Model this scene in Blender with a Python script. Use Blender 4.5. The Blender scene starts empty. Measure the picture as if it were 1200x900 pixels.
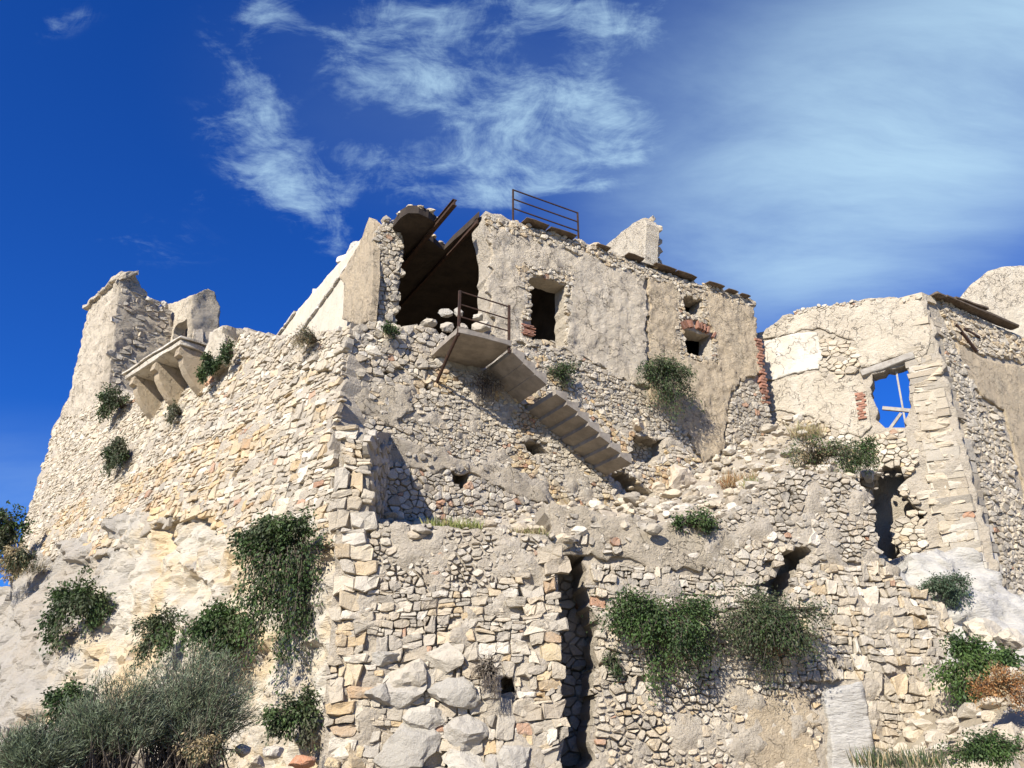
import bpy, bmesh, math, random
import numpy as np
from mathutils import Vector, noise
from mathutils.geometry import delaunay_2d_cdt

# ------------------------------------------------------------------ camera, sky, sun
SC = bpy.context.scene
COL = SC.collection
PITCH = math.radians(24.0)
FPX = 950.0                       # focal length in pixels of the 1200 x 900 photograph
cam_d = bpy.data.cameras.new('camera')
cam = bpy.data.objects.new('camera', cam_d); COL.objects.link(cam)
cam_d.sensor_width = 36.0; cam_d.lens = 36.0 * FPX / 1200.0
cam_d.clip_end = 4000; cam_d.clip_start = 0.05
cam.location = (0, 0, 0); cam.rotation_euler = (math.pi / 2 + PITCH, 0, 0)
SC.camera = cam

SUN_EL, SUN_AZ = math.radians(32.5), math.radians(210.0)   # the sun stands behind the camera, to the left
sun_d = bpy.data.lights.new('sun', 'SUN'); sun_d.energy = 5.0; sun_d.angle = math.radians(0.5)
sun_d.color = (1.0, 0.95, 0.86)
sun = bpy.data.objects.new('sun', sun_d); COL.objects.link(sun)
sdir = Vector((math.sin(SUN_AZ) * math.cos(SUN_EL), math.cos(SUN_AZ) * math.cos(SUN_EL), math.sin(SUN_EL)))
sun.rotation_euler = (-sdir).to_track_quat('-Z', 'Y').to_euler()
sun.location = sdir * 60

SC.view_settings.view_transform = 'Standard'; SC.view_settings.look = 'None'
SC.view_settings.exposure = 0.74; SC.view_settings.gamma = 1.0
SC.view_settings.use_curve_mapping = False

def ray(px, py):
    x = (px - 600.0) / FPX; u = (450.0 - py) / FPX
    c, s = math.cos(PITCH), math.sin(PITCH)
    return Vector((x, c - u * s, s + u * c))
def at(px, py, Y):
    r = ray(px, py); return r * (Y / r.y)
def depth(p):
    return p[1] * math.cos(PITCH) + p[2] * math.sin(PITCH)

class NT:
    def __init__(s, tree):
        s.t = tree; tree.nodes.clear()
    def n(s, typ, **kw):
        nd = s.t.nodes.new(typ)
        for k, v in kw.items():
            if k.startswith('i_'):
                key = k[2:]
                key = int(key) if key.isdigit() else key.replace('_', ' ')
                nd.inputs[key].default_value = v
            else: setattr(nd, k, v)
        return nd
    def l(s, a, b): s.t.links.new(a, b)
    def math(s, op, a, b=None, c=None, clamp=False):
        nd = s.t.nodes.new('ShaderNodeMath'); nd.operation = op; nd.use_clamp = clamp
        for i, v in enumerate((a, b, c)):
            if v is None: continue
            if isinstance(v, (int, float)): nd.inputs[i].default_value = v
            else: s.l(v, nd.inputs[i])
        return nd.outputs[0]
    def mix(s, fac, a, b, blend='MIX'):
        nd = s.t.nodes.new('ShaderNodeMix'); nd.data_type = 'RGBA'; nd.blend_type = blend; nd.clamp_factor = True
        for i, v in ((0, fac), (6, a), (7, b)):
            if isinstance(v, (int, float)): nd.inputs[i].default_value = v
            elif isinstance(v, tuple): nd.inputs[i].default_value = (*v[:3], 1)
            else: s.l(v, nd.inputs[i])
        return nd.outputs[2]
    def ramp(s, fac, stops):
        nd = s.t.nodes.new('ShaderNodeMapRange'); nd.interpolation_type = 'SMOOTHSTEP'
        nd.inputs[1].default_value, nd.inputs[2].default_value = stops[0], stops[1]
        nd.inputs[3].default_value, nd.inputs[4].default_value = stops[2], stops[3]
        s.l(fac, nd.inputs[0]); return nd.outputs[0]
    def noise(s, vec, scale, detail=6, rough=.55, dist=0.0):
        nd = s.t.nodes.new('ShaderNodeTexNoise')
        nd.inputs['Scale'].default_value = scale; nd.inputs['Detail'].default_value = detail
        nd.inputs['Roughness'].default_value = rough; nd.inputs['Distortion'].default_value = dist
        if vec is not None: s.l(vec, nd.inputs['Vector'])
        return nd.outputs[0]

# the world: clear Nishita sky with a high thin cirrus layer
W = bpy.data.worlds.new('World'); SC.world = W; W.use_nodes = True
t = NT(W.node_tree)
sky = t.n('ShaderNodeTexSky', sky_type='NISHITA', sun_disc=False, sun_elevation=SUN_EL, sun_rotation=SUN_AZ,
          altitude=300.0, air_density=1.0, dust_density=0.1, ozone_density=3.0)
hs = t.n('ShaderNodeHueSaturation'); hs.inputs['Saturation'].default_value = 1.22; hs.inputs['Value'].default_value = 1.0
t.l(sky.outputs[0], hs.inputs['Color'])
skyc = t.mix(1.0, hs.outputs[0], (0.29, 0.77, 1.66), 'MULTIPLY')
tc = t.n('ShaderNodeTexCoord'); sp = t.n('ShaderNodeSeparateXYZ'); t.l(tc.outputs['Generated'], sp.inputs[0])
zz = t.math('ADD', t.math('MAXIMUM', sp.outputs[2], 0.0), 0.12)
cx = t.math('DIVIDE', sp.outputs[0], zz); cy = t.math('DIVIDE', sp.outputs[1], zz)
cv = t.n('ShaderNodeCombineXYZ'); t.l(cx, cv.inputs[0]); t.l(cy, cv.inputs[1])
def cloudpt(px, py):
    r = ray(px, py).normalized(); return r.x / (r.z + .12), r.y / (r.z + .12)
warp = t.n('ShaderNodeTexNoise', i_Scale=1.6, i_Detail=4.0); t.l(cv.outputs[0], warp.inputs[0])
wv = t.n('ShaderNodeVectorMath', operation='SCALE'); wv.inputs[3].default_value = 0.16
sub = t.n('ShaderNodeVectorMath', operation='SUBTRACT'); sub.inputs[1].default_value = (.5, .5, .5)
t.l(warp.outputs[1], sub.inputs[0]); t.l(sub.outputs[0], wv.inputs[0])
cw = t.n('ShaderNodeVectorMath', operation='ADD'); t.l(cv.outputs[0], cw.inputs[0]); t.l(wv.outputs[0], cw.inputs[1])
def patches(items):
    total = None
    for (px, py, ax, ay, rot, wgt) in items:
        qx, qy = cloudpt(px, py)
        ex = cloudpt(px + ax, py); ey = cloudpt(px, py - ay)
        wx = max(1e-3, math.hypot(ex[0] - qx, ex[1] - qy)); wy = max(1e-3, math.hypot(ey[0] - qx, ey[1] - qy))
        mp = t.n('ShaderNodeMapping', vector_type='TEXTURE')
        mp.inputs['Location'].default_value = (qx, qy, 0); mp.inputs['Rotation'].default_value = (0, 0, math.radians(rot))
        mp.inputs['Scale'].default_value = (wx, wy, 1)
        t.l(cw.outputs[0], mp.inputs[0])
        ln = t.n('ShaderNodeVectorMath', operation='LENGTH'); t.l(mp.outputs[0], ln.inputs[0])
        g = t.ramp(ln.outputs['Value'], (0.0, 1.5, wgt, 0.0))
        total = g if total is None else t.math('ADD', total, t.math('MULTIPLY', g, t.math('SUBTRACT', 1.0, total)))
    return total
# cirrus patches: photo position, half widths (pixels), turn of the patch, weight
total = patches([
        (318, 18, 42, 60, 20, .8), (298, 110, 42, 90, 0, .8), (325, 215, 60, 95, -20, 1.0), (440, 195, 95, 45, 15, .72), (450, 60, 110, 80, 0, .58),
        (560, 110, 120, 120, 0, .42), (560, 205, 70, 60, 0, .7), (720, 25, 80, 55, 10, .85), (712, 130, 52, 75, -35, 1.0),
        (540, 15, 130, 45, 0, .62), (640, 120, 80, 50, 0, .5), (640, 190, 110, 70, 0, .55), (180, 290, 80, 34, 0, .22), (60, 12, 70, 14, -10, .3), (240, 235, 40, 16, 0, .28)])
veil = patches([(1090, 130, 320, 270, -20, .60), (960, 290, 270, 160, 0, .64), (1180, 60, 240, 220, 0, .55), (860, 180, 190, 190, 0, .22), (620, 140, 320, 190, 0, .09), (0, 570, 330, 60, 0, .16)])
st = t.n('ShaderNodeMapping'); st.inputs['Scale'].default_value = (1.0, 1.9, 1); st.inputs['Rotation'].default_value = (0, 0, math.radians(28))
t.l(cw.outputs[0], st.inputs[0])
n1 = t.noise(st.outputs[0], 3.4, 14, .66, .5); n1b = t.noise(cw.outputs[0], 11.0, 12, .70, .6); n2 = t.noise(cv.outputs[0], 0.9, 3, .5)
st2 = t.n('ShaderNodeMapping'); st2.inputs['Scale'].default_value = (1.0, 2.4, 1); st2.inputs['Rotation'].default_value = (0, 0, math.radians(-38)); t.l(cw.outputs[0], st2.inputs[0])
n3 = t.noise(st2.outputs[0], 5.5, 12, .66, .35)
fb = t.math('ADD', t.math('ADD', t.math('MULTIPLY', n1, .40), t.math('MULTIPLY', n1b, .38)), t.math('MULTIPLY', n3, .22))
rag = t.math('ADD', t.math('MULTIPLY', total, .62), t.math('MULTIPLY', t.math('SUBTRACT', fb, .5), 3.4))
wisp = t.ramp(rag, (.12, .95, 0.0, 1.0))
wisp = t.math('MULTIPLY', wisp, t.ramp(total, (0.0, .30, 0.0, 1.0)))
soft = t.ramp(t.noise(st2.outputs[0], 1.5, 12, .62, .3), (.25, .75, .55, 1.2))
dens = t.math('ADD', t.math('MULTIPLY', wisp, .80), t.math('MULTIPLY', veil, soft))
dens = t.math('ADD', dens, t.math('MULTIPLY', t.ramp(n2, (.55, .8, 0.0, .2)), t.ramp(fb, (.48, .62, 0, 1))), clamp=True)
skyf = t.mix(t.math('MULTIPLY', dens, .88), skyc, (6.3, 9.2, 11.0))
bg = t.n('ShaderNodeBackground'); bg.inputs[1].default_value = 0.056; t.l(skyf, bg.inputs[0])
ow = t.n('ShaderNodeOutputWorld'); t.l(bg.outputs[0], ow.inputs[0])

# ------------------------------------------------------------------ materials
def material(name, build):
    m = bpy.data.materials.new(name); m.use_nodes = True
    t = NT(m.node_tree)
    out = t.n('ShaderNodeOutputMaterial'); b = t.n('ShaderNodeBsdfPrincipled'); t.l(b.outputs[0], out.inputs[0])
    b.inputs['Specular IOR Level'].default_value = .25; b.inputs['Roughness'].default_value = .9
    g = t.n('ShaderNodeNewGeometry')
    build(t, b, g.outputs['Position'])
    return m
def bump(t, b, h, dist, strength=1.0, prev=None):
    nd = t.n('ShaderNodeBump'); nd.inputs['Strength'].default_value = strength; nd.inputs['Distance'].default_value = dist
    t.l(h, nd.inputs['Height'])
    if prev is not None: t.l(prev, nd.inputs['Normal'])
    t.l(nd.outputs[0], b.inputs['Normal']); return nd.outputs[0]
def attr(t, name='Col'):
    a = t.n('ShaderNodeAttribute', attribute_name=name); return a.outputs['Color']

def b_stone(t, b, P):
    c = attr(t)
    n1 = t.noise(P, 9.0, 8, .65); n2 = t.noise(P, 1.3, 5, .6); n3 = t.noise(P, 34.0, 5, .7)
    c = t.mix(t.ramp(n1, (.46, .72, 0, .45)), c, (.36, .31, .24))
    c = t.mix(t.ramp(n2, (.54, .70, 0, .35)), c, (.30, .265, .21))
    c = t.mix(t.ramp(n3, (.30, .48, .35, 0)), c, (.64, .585, .48))
    pit = t.ramp(n3, (.60, .72, 0, .45)); c = t.mix(pit, c, (.18, .145, .11))
    t.l(c, b.inputs['Base Color'])
    h = t.math('ADD', t.math('MULTIPLY', n1, 1.0), t.math('MULTIPLY', n3, .5))
    bump(t, b, h, .05, .95)
M = {}
M['stone'] = material('weathered_limestone', b_stone)
def b_mortar(t, b, P):
    n1 = t.noise(P, 3.0, 8, .65); n2 = t.noise(P, 22.0, 6, .7); v = t.n('ShaderNodeTexVoronoi', i_Scale=11.0); t.l(P, v.inputs[0])
    c = t.mix(n1, (.36, .30, .22), (.52, .46, .365)); c = t.mix(t.ramp(n2, (.52, .72, 0, .5)), c, (.25, .20, .15))
    c = t.mix(t.ramp(v.outputs[0], (.0, .35, .5, 0)), c, (.56, .51, .42))
    t.l(c, b.inputs['Base Color'])
    bump(t, b, t.math('SUBTRACT', t.math('ADD', n2, n1), t.math('MULTIPLY', v.outputs[0], .35)), .07, 1.0)
M['mortar'] = material('crumbling_mortar', b_mortar)
def plaster(ca, cb, cc, crack=1.0, rough=1.0):
    def f(t, b, P):
        n1 = t.noise(P, .9, 7, .62); n2 = t.noise(P, 5.0, 8, .68); n3 = t.noise(P, 30.0, 6, .72)
        wp = t.n('ShaderNodeMapping'); wp.inputs['Scale'].default_value = (1, 1, .28); t.l(P, wp.inputs[0])
        n4 = t.noise(wp.outputs[0], 2.2, 6, .6)
        c = t.mix(t.ramp(n1, (.36, .64, 0, 1)), ca, cb)
        c = t.mix(t.ramp(n4, (.48, .72, 0, .8)), c, cc)
        c = t.mix(t.ramp(n2, (.54, .74, 0, .55)), c, (.24, .21, .17))
        c = t.mix(t.ramp(n3, (.58, .72, 0, .55)), c, (.17, .14, .11))
        dv = t.n('ShaderNodeTexNoise', i_Scale=3.0, i_Detail=5.0); t.l(P, dv.inputs[0])
        dd = t.n('ShaderNodeVectorMath', operation='SCALE'); dd.inputs[3].default_value = .9; t.l(dv.outputs[1], dd.inputs[0])
        da = t.n('ShaderNodeVectorMath', operation='ADD'); t.l(P, da.inputs[0]); t.l(dd.outputs[0], da.inputs[1])
        v = t.n('ShaderNodeTexVoronoi', feature='DISTANCE_TO_EDGE', i_Scale=1.7); t.l(da.outputs[0], v.inputs[0])
        ck = t.ramp(v.outputs[0], (0.0, .024, .8, 0)); ck = t.math('MULTIPLY', ck, t.math('MULTIPLY', t.ramp(n1, (.42, .58, 0, 1)), crack))
        c = t.mix(ck, c, (.13, .105, .08))
        t.l(c, b.inputs['Base Color'])
        h = t.math('ADD', t.math('MULTIPLY', n2, 1.0), t.math('MULTIPLY', n3, .5)); h = t.math('SUBTRACT', h, t.math('MULTIPLY', ck, .8))
        bump(t, b, h, .085 * rough, 1.0)
    return f
M['plaster'] = material('grey_beige_plaster', plaster((.66, .565, .425), (.60, .51, .38), (.69, .605, .47), 1.0, 2.0))
M['plaster_ochre'] = material('ochre_plaster', plaster((.60, .48, .32), (.55, .445, .305), (.49, .41, .29), .7, 1.9))
M['plaster_cream'] = material('cream_plaster', plaster((.60, .52, .40), (.56, .49, .38), (.54, .45, .33), .15, .35))
M['plaster_white'] = material('pale_limewash', plaster((.62, .57, .48), (.52, .46, .36), (.64, .60, .53), .9, .7))
M['plaster_pale'] = material('pale_old_plaster', plaster((.62, .54, .41), (.56, .48, .36), (.65, .58, .46), .8, 1.5))
M['plaster_rough'] = material('grey_rubble_mortar', plaster((.53, .45, .335), (.46, .39, .285), (.57, .495, .38), .8, 1.8))
def b_rock(grey, ochre, ca=(.57, .52, .42), cb=(.50, .44, .34), west=False):
    def f(t, b, P):
        mp = t.n('ShaderNodeMapping'); mp.inputs['Rotation'].default_value = (0, math.radians(-38), math.radians(-40)); mp.inputs['Scale'].default_value = (.6, 1, 2.4); t.l(P, mp.inputs[0])
        n1 = t.noise(P, .55, 7, .6); n2 = t.noise(mp.outputs[0], 1.8, 9, .66); n3 = t.noise(mp.outputs[0], 9.0, 8, .7); n4 = t.noise(P, 1.1, 6, .6)
        c = t.mix(t.ramp(n2, (.35, .65, 0, 1)), ca, cb)
        c = t.mix(t.ramp(n1, (.5 - ochre, .66 - ochre, 0, .7)), c, (.60, .44, .23))
        c = t.mix(t.ramp(n4, (.56 - grey, .70 - grey, 0, .8)), c, (.33, .315, .29))
        c = t.mix(t.ramp(n3, (.58, .76, 0, .6)), c, (.27, .22, .16))
        c = t.mix(t.ramp(n2, (.68, .78, 0, .5)), c, (.55, .33, .14))
        if west:                                              # grey weathered skin on the outer end of the rock
            sx_ = t.n('ShaderNodeSeparateXYZ'); t.l(P, sx_.inputs[0]); w_ = t.math('ADD', sx_.outputs[0], t.math('MULTIPLY', t.math('SUBTRACT', n4, .5), 6.0))
            c = t.mix(t.ramp(w_, (-13.5, -10.0, .8, 0.0)), c, (.33, .30, .255))
        t.l(c, b.inputs['Base Color'])
        bump(t, b, t.math('ADD', t.math('MULTIPLY', n2, 1.4), t.math('MULTIPLY', n3, .7)), .10, 1.0)
    return f
M['rock'] = material('cream_rock', b_rock(-.02, .055, west=True))
M['rock_grey'] = material('grey_rock', b_rock(.16, -.15))
M['rock_pale'] = material('pale_rock', b_rock(-.03, -.1, (.55, .52, .46), (.48, .45, .39)))
def flat(ca, cb, scale=6, bd=.01, rough=.85, metal=0.0, dark=(.1, .08, .06)):
    def f(t, b, P):
        n1 = t.noise(P, scale, 8, .65); n2 = t.noise(P, scale * 6, 6, .7)
        c = t.mix(t.ramp(n1, (.35, .65, 0, 1)), ca, cb); c = t.mix(t.ramp(n2, (.58, .74, 0, .5)), c, dark)
        t.l(c, b.inputs['Base Color']); b.inputs['Roughness'].default_value = rough; b.inputs['Metallic'].default_value = metal
        bump(t, b, t.math('ADD', n1, t.math('MULTIPLY', n2, .5)), bd, .8)
    return f
M['concrete'] = material('board_marked_concrete', flat((.21, .18, .145), (.30, .26, .21), 2.5, .03))
M['rust'] = material('rusted_steel', flat((.035, .022, .016), (.07, .036, .022), 9, .006, .8, .0, (.03, .02, .016)))
M['wood'] = material('grey_weathered_timber', flat((.27, .24, .20), (.36, .33, .28), 5, .02))
M['dark_wood'] = material('dark_roof_timber', flat((.09, .065, .045), (.16, .12, .085), 5, .02))
M['shade_dark'] = material('shade_darkened_slab', flat((.035, .026, .02), (.06, .045, .033), 2, .03, dark=(.02,.016,.012)))  # shade of the dark rooms put into a near-black colour for slab and inner walls
M['earth'] = material('dry_earth', flat((.34, .29, .21), (.24, .20, .14), 1.2, .08))
def b_brick(t, b, P):
    c = attr(t); n = t.noise(P, 20, 6, .7); c = t.mix(t.ramp(n, (.5, .7, 0, .6)), c, (.40, .30, .24)); t.l(c, b.inputs['Base Color']); bump(t, b, n, .015)
M['brick'] = material('red_brick', b_brick)
def b_leaf(t, b, P):
    c = attr(t); n = t.noise(P, 3.0, 3, .5); c = t.mix(1.0, c, t.mix(n, (.75, .75, .75), (1.25, 1.25, 1.2)), 'MULTIPLY')
    t.l(c, b.inputs['Base Color']); b.inputs['Roughness'].default_value = .6; b.inputs['Specular IOR Level'].default_value = .3
    out = [n for n in t.t.nodes if n.type == 'OUTPUT_MATERIAL'][0]
    tr = t.n('ShaderNodeBsdfTranslucent'); t.l(c, tr.inputs[0]); mx = t.n('ShaderNodeMixShader'); mx.inputs[0].default_value = .22
    t.l(b.outputs[0], mx.inputs[1]); t.l(tr.outputs[0], mx.inputs[2]); t.l(mx.outputs[0], out.inputs[0])
M['leaf'] = material('foliage', b_leaf)
M['bark'] = material('twig_bark', flat((.085, .068, .05), (.15, .12, .09), 12, .01))

# ------------------------------------------------------------------ helpers
UP = Vector((0, 0, 1))
def tag(o, label=None, cat=None, group=None, kind=None):
    for k, v in (('label', label), ('category', cat), ('group', group), ('kind', kind)):
        if v: o[k] = v
    return o
def empty(name, loc, label=None, cat=None, group=None):
    o = bpy.data.objects.new(name, None); COL.objects.link(o); o.location = loc; o.empty_display_size = .3
    return tag(o, label, cat, group, 'thing')
def wloc(o):
    v = Vector((0, 0, 0))
    while o is not None: v += o.location; o = o.parent
    return v
def mesh_obj(name, verts, faces, mat, parent=None, cols=None, smooth=False, center=None):
    """one mesh object from world-space vertices"""
    V = np.asarray(verts, dtype=np.float64).reshape(-1, 3)
    if center is None: center = Vector(((V[:, 0].min() + V[:, 0].max()) / 2, (V[:, 1].min() + V[:, 1].max()) / 2, V[:, 2].min()))
    me = bpy.data.meshes.new(name)
    me.from_pydata((V - np.array(center)).tolist(), [], faces)
    if cols is not None:
        a = me.color_attributes.new('Col', 'FLOAT_COLOR', 'POINT')
        C = np.ones((len(V), 4)); C[:, :3] = cols; a.data.foreach_set('color', C.ravel())
    if smooth: me.shade_smooth()
    me.materials.append(mat); me.update()
    o = bpy.data.objects.new(name, me); COL.objects.link(o)
    if parent is not None:
        o.parent = parent; o.location = Vector(center) - wloc(parent)
    else: o.location = center
    return o
def inpoly(P, poly):
    P = np.asarray(P, float).reshape(-1, 2); x, y = P[:, 0], P[:, 1]; r = np.zeros(len(P), bool); n = len(poly)
    for i in range(n):
        x1, y1 = poly[i]; x2, y2 = poly[(i + 1) % n]
        if y1 == y2: continue
        r ^= ((y1 > y) != (y2 > y)) & (x < (x2 - x1) * (y - y1) / (y2 - y1) + x1)
    return r
class Wall:
    """a standing surface over a plan polyline (left to right as seen by the camera), leaning back by `batter` per metre above z0"""
    def __init__(s, pts, batter=0.0, z0=0.0):
        s.p = [Vector((*q, 0)) for q in pts]; s.b = batter; s.z0 = z0
        s.L = [(s.p[i + 1] - s.p[i]).length for i in range(len(pts) - 1)]
        s.d = [(s.p[i + 1] - s.p[i]).normalized() for i in range(len(pts) - 1)]
        s.n = [Vector((-d.y, d.x, 0)) for d in s.d]; s.c = [sum(s.L[:i]) for i in range(len(s.L))]
    def hit(s, px, py):
        r = ray(px, py); best = None
        for i in range(len(s.L)):
            n = s.n[i]; den = r.dot(n) - s.b * r.z
            if abs(den) < 1e-6: continue
            tt = (s.p[i].dot(n) - s.b * s.z0) / den
            if tt <= 0: continue
            P = r * tt; sl = (P - s.p[i]).dot(s.d[i]); pen = max(0, -sl, sl - s.L[i])
            if best is None or pen < best[0]: best = (pen, s.c[i] + sl, P.z)
        return best[1], best[2]
    def pos(s, u, z, off=0.0):
        i = 0
        while i < len(s.L) - 1 and u > s.c[i] + s.L[i]: i += 1
        return s.p[i] + s.d[i] * (u - s.c[i]) + s.n[i] * (s.b * (z - s.z0) - off) + Vector((0, 0, z))
    def at(s, px, py, off=0.0): return s.pos(*s.hit(px, py), off)
    def poly(s, pxs): return [s.hit(*q) for q in pxs]
    def out(s, px, py):
        u, z = s.hit(px, py); return (s.pos(u, z, 1) - s.pos(u, z, 0)).normalized()

def fr(p, sc, oc=4, H=.9): return noise.fractal(Vector(p) * sc, H, 2.0, oc)

def rockrelief(p):
    a = .62; q = Vector((p.x * math.cos(a) - p.z * math.sin(a), p.y, (p.x * math.sin(a) + p.z * math.cos(a)) * 2.0))
    q = q + Vector((fr(p, .8, 2), fr(p + UP * 7, .8, 2), 0)) * .5
    d, pts = noise.voronoi(q * .75); c = noise.cell(pts[0] * 13.7)
    d2, pt2 = noise.voronoi(q * 2.3 + UP * 5); c2 = noise.cell(pt2[0] * 9.1)
    return .9 * c + .35 * c2 - 1.0 * max(0, .16 - (d[1] - d[0])) * 2 + .5 * noise.ridged_multi_fractal(q * .9, .9, 2.1, 5, 1.0, 2.0) * .4
def sheet(name, wall, poly_px, mat, parent=None, off=0.0, amp=.03, res=.12, holes=(), rag=.05, thick=.5, sc=1.6, back=True, seed=0, smooth=True, bulge=None, uv=False, rocky=0.0):
    """a solid slab that follows a wall surface: ragged outline, lumpy face, openings with real reveals"""
    rng = random.Random(seed + 7)
    loops = []
    for pl in [poly_px] + list(holes):
        q = pl if uv else wall.poly(pl); o = []
        for i in range(len(q)):
            a, b = q[i], q[(i + 1) % len(q)]; n = max(1, int(math.hypot(b[0] - a[0], b[1] - a[1]) / res))
            for k in range(n):
                f = k / n; x, y = a[0] + (b[0] - a[0]) * f, a[1] + (b[1] - a[1]) * f
                o.append((x + rag * fr((x, y, seed), 3.1, 3), y + rag * fr((x + 31, y, seed), 3.1, 3)))
        loops.append(o)
    O = np.array(loops[0]); x0, y0 = O.min(0); x1, y1 = O.max(0)
    gx, gy = np.meshgrid(np.arange(x0, x1, res), np.arange(y0, y1, res)); G = np.stack([gx.ravel(), gy.ravel()], 1)
    rs = np.random.RandomState(seed + 1); G = G + (rs.rand(*G.shape) - .5) * res * .7
    k = inpoly(G, loops[0])
    for h in loops[1:]: k &= ~inpoly(G, h)
    bk = set()
    for lp in loops:
        for (x, y) in lp: bk.add((int(x / (res * .6)), int(y / (res * .6))))
    G = [g for g in G[k].tolist() if (int(g[0] / (res * .6)), int(g[1] / (res * .6))) not in bk]
    vs, es = [], []
    for lp in loops:
        b0 = len(vs); vs += lp; es += [(b0 + i, b0 + (i + 1) % len(lp)) for i in range(len(lp))]
    vs += [tuple(g) for g in G]
    r = delaunay_2d_cdt([Vector(v) for v in vs], es, [], 0, 1e-5)
    V2 = np.array([tuple(v) for v in r[0]]); T = np.array([f for f in r[2] if len(f) == 3])
    cen = V2[T].mean(1); k = inpoly(cen, loops[0])
    for h in loops[1:]: k &= ~inpoly(cen, h)
    T = T[k].tolist()
    V, B = [], []
    for (x, y) in V2.tolist():
        p = wall.pos(x, y, 0); e = amp * (fr(p, sc, 5, .8)) + (bulge(x, y) if bulge else 0) + (rocky * rockrelief(p) if rocky else 0)
        V.append(wall.pos(x, y, off + e)); B.append(wall.pos(x, y, off - thick))
    cnt = {}
    for f in T:
        for a, b in ((f[0], f[1]), (f[1], f[2]), (f[2], f[0])):
            cnt[(a, b)] = 1
    n = len(V); F = [list(f) for f in T]
    for (a, b) in cnt:
        if (b, a) not in cnt: F.append([b, a, a + n, b + n])
    if back: F += [[f[2] + n, f[1] + n, f[0] + n] for f in T]
    o = mesh_obj(name, V + B, F, mat, parent)
    if smooth:
        ms = o.data; sm = [i < len(T) for i in range(len(F))]; ms.polygons.foreach_set('use_smooth', sm)
    return o

def clip(poly, nx, ny, m):
    out = []; n = len(poly)
    for i in range(n):
        a, b = poly[i], poly[(i + 1) % n]; da = a[0] * nx + a[1] * ny - m; db = b[0] * nx + b[1] * ny - m
        if da <= 0: out.append(a)
        if (da < 0 < db) or (db < 0 < da):
            f = da / (da - db); out.append((a[0] + (b[0] - a[0]) * f, a[1] + (b[1] - a[1]) * f))
    return out
CREAM = [(.53, .45, .33), (.58, .505, .385), (.49, .41, .295), (.44, .38, .285), (.55, .46, .325), (.41, .355, .27), (.62, .555, .445)]
WARM = CREAM + [(.53, .42, .27), (.50, .37, .21), (.56, .44, .28), (.47, .38, .26)]
GREY = [(.43, .38, .30), (.49, .435, .345), (.37, .325, .255), (.46, .395, .295), (.55, .495, .405), (.42, .35, .255), (.33, .29, .23)]
OCHRE = [(.52, .38, .20), (.48, .33, .16), (.55, .43, .25), (.50, .43, .32), (.46, .30, .16), (.57, .50, .38)]
RED = (.40, .21, .12)
REG = {}
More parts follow.
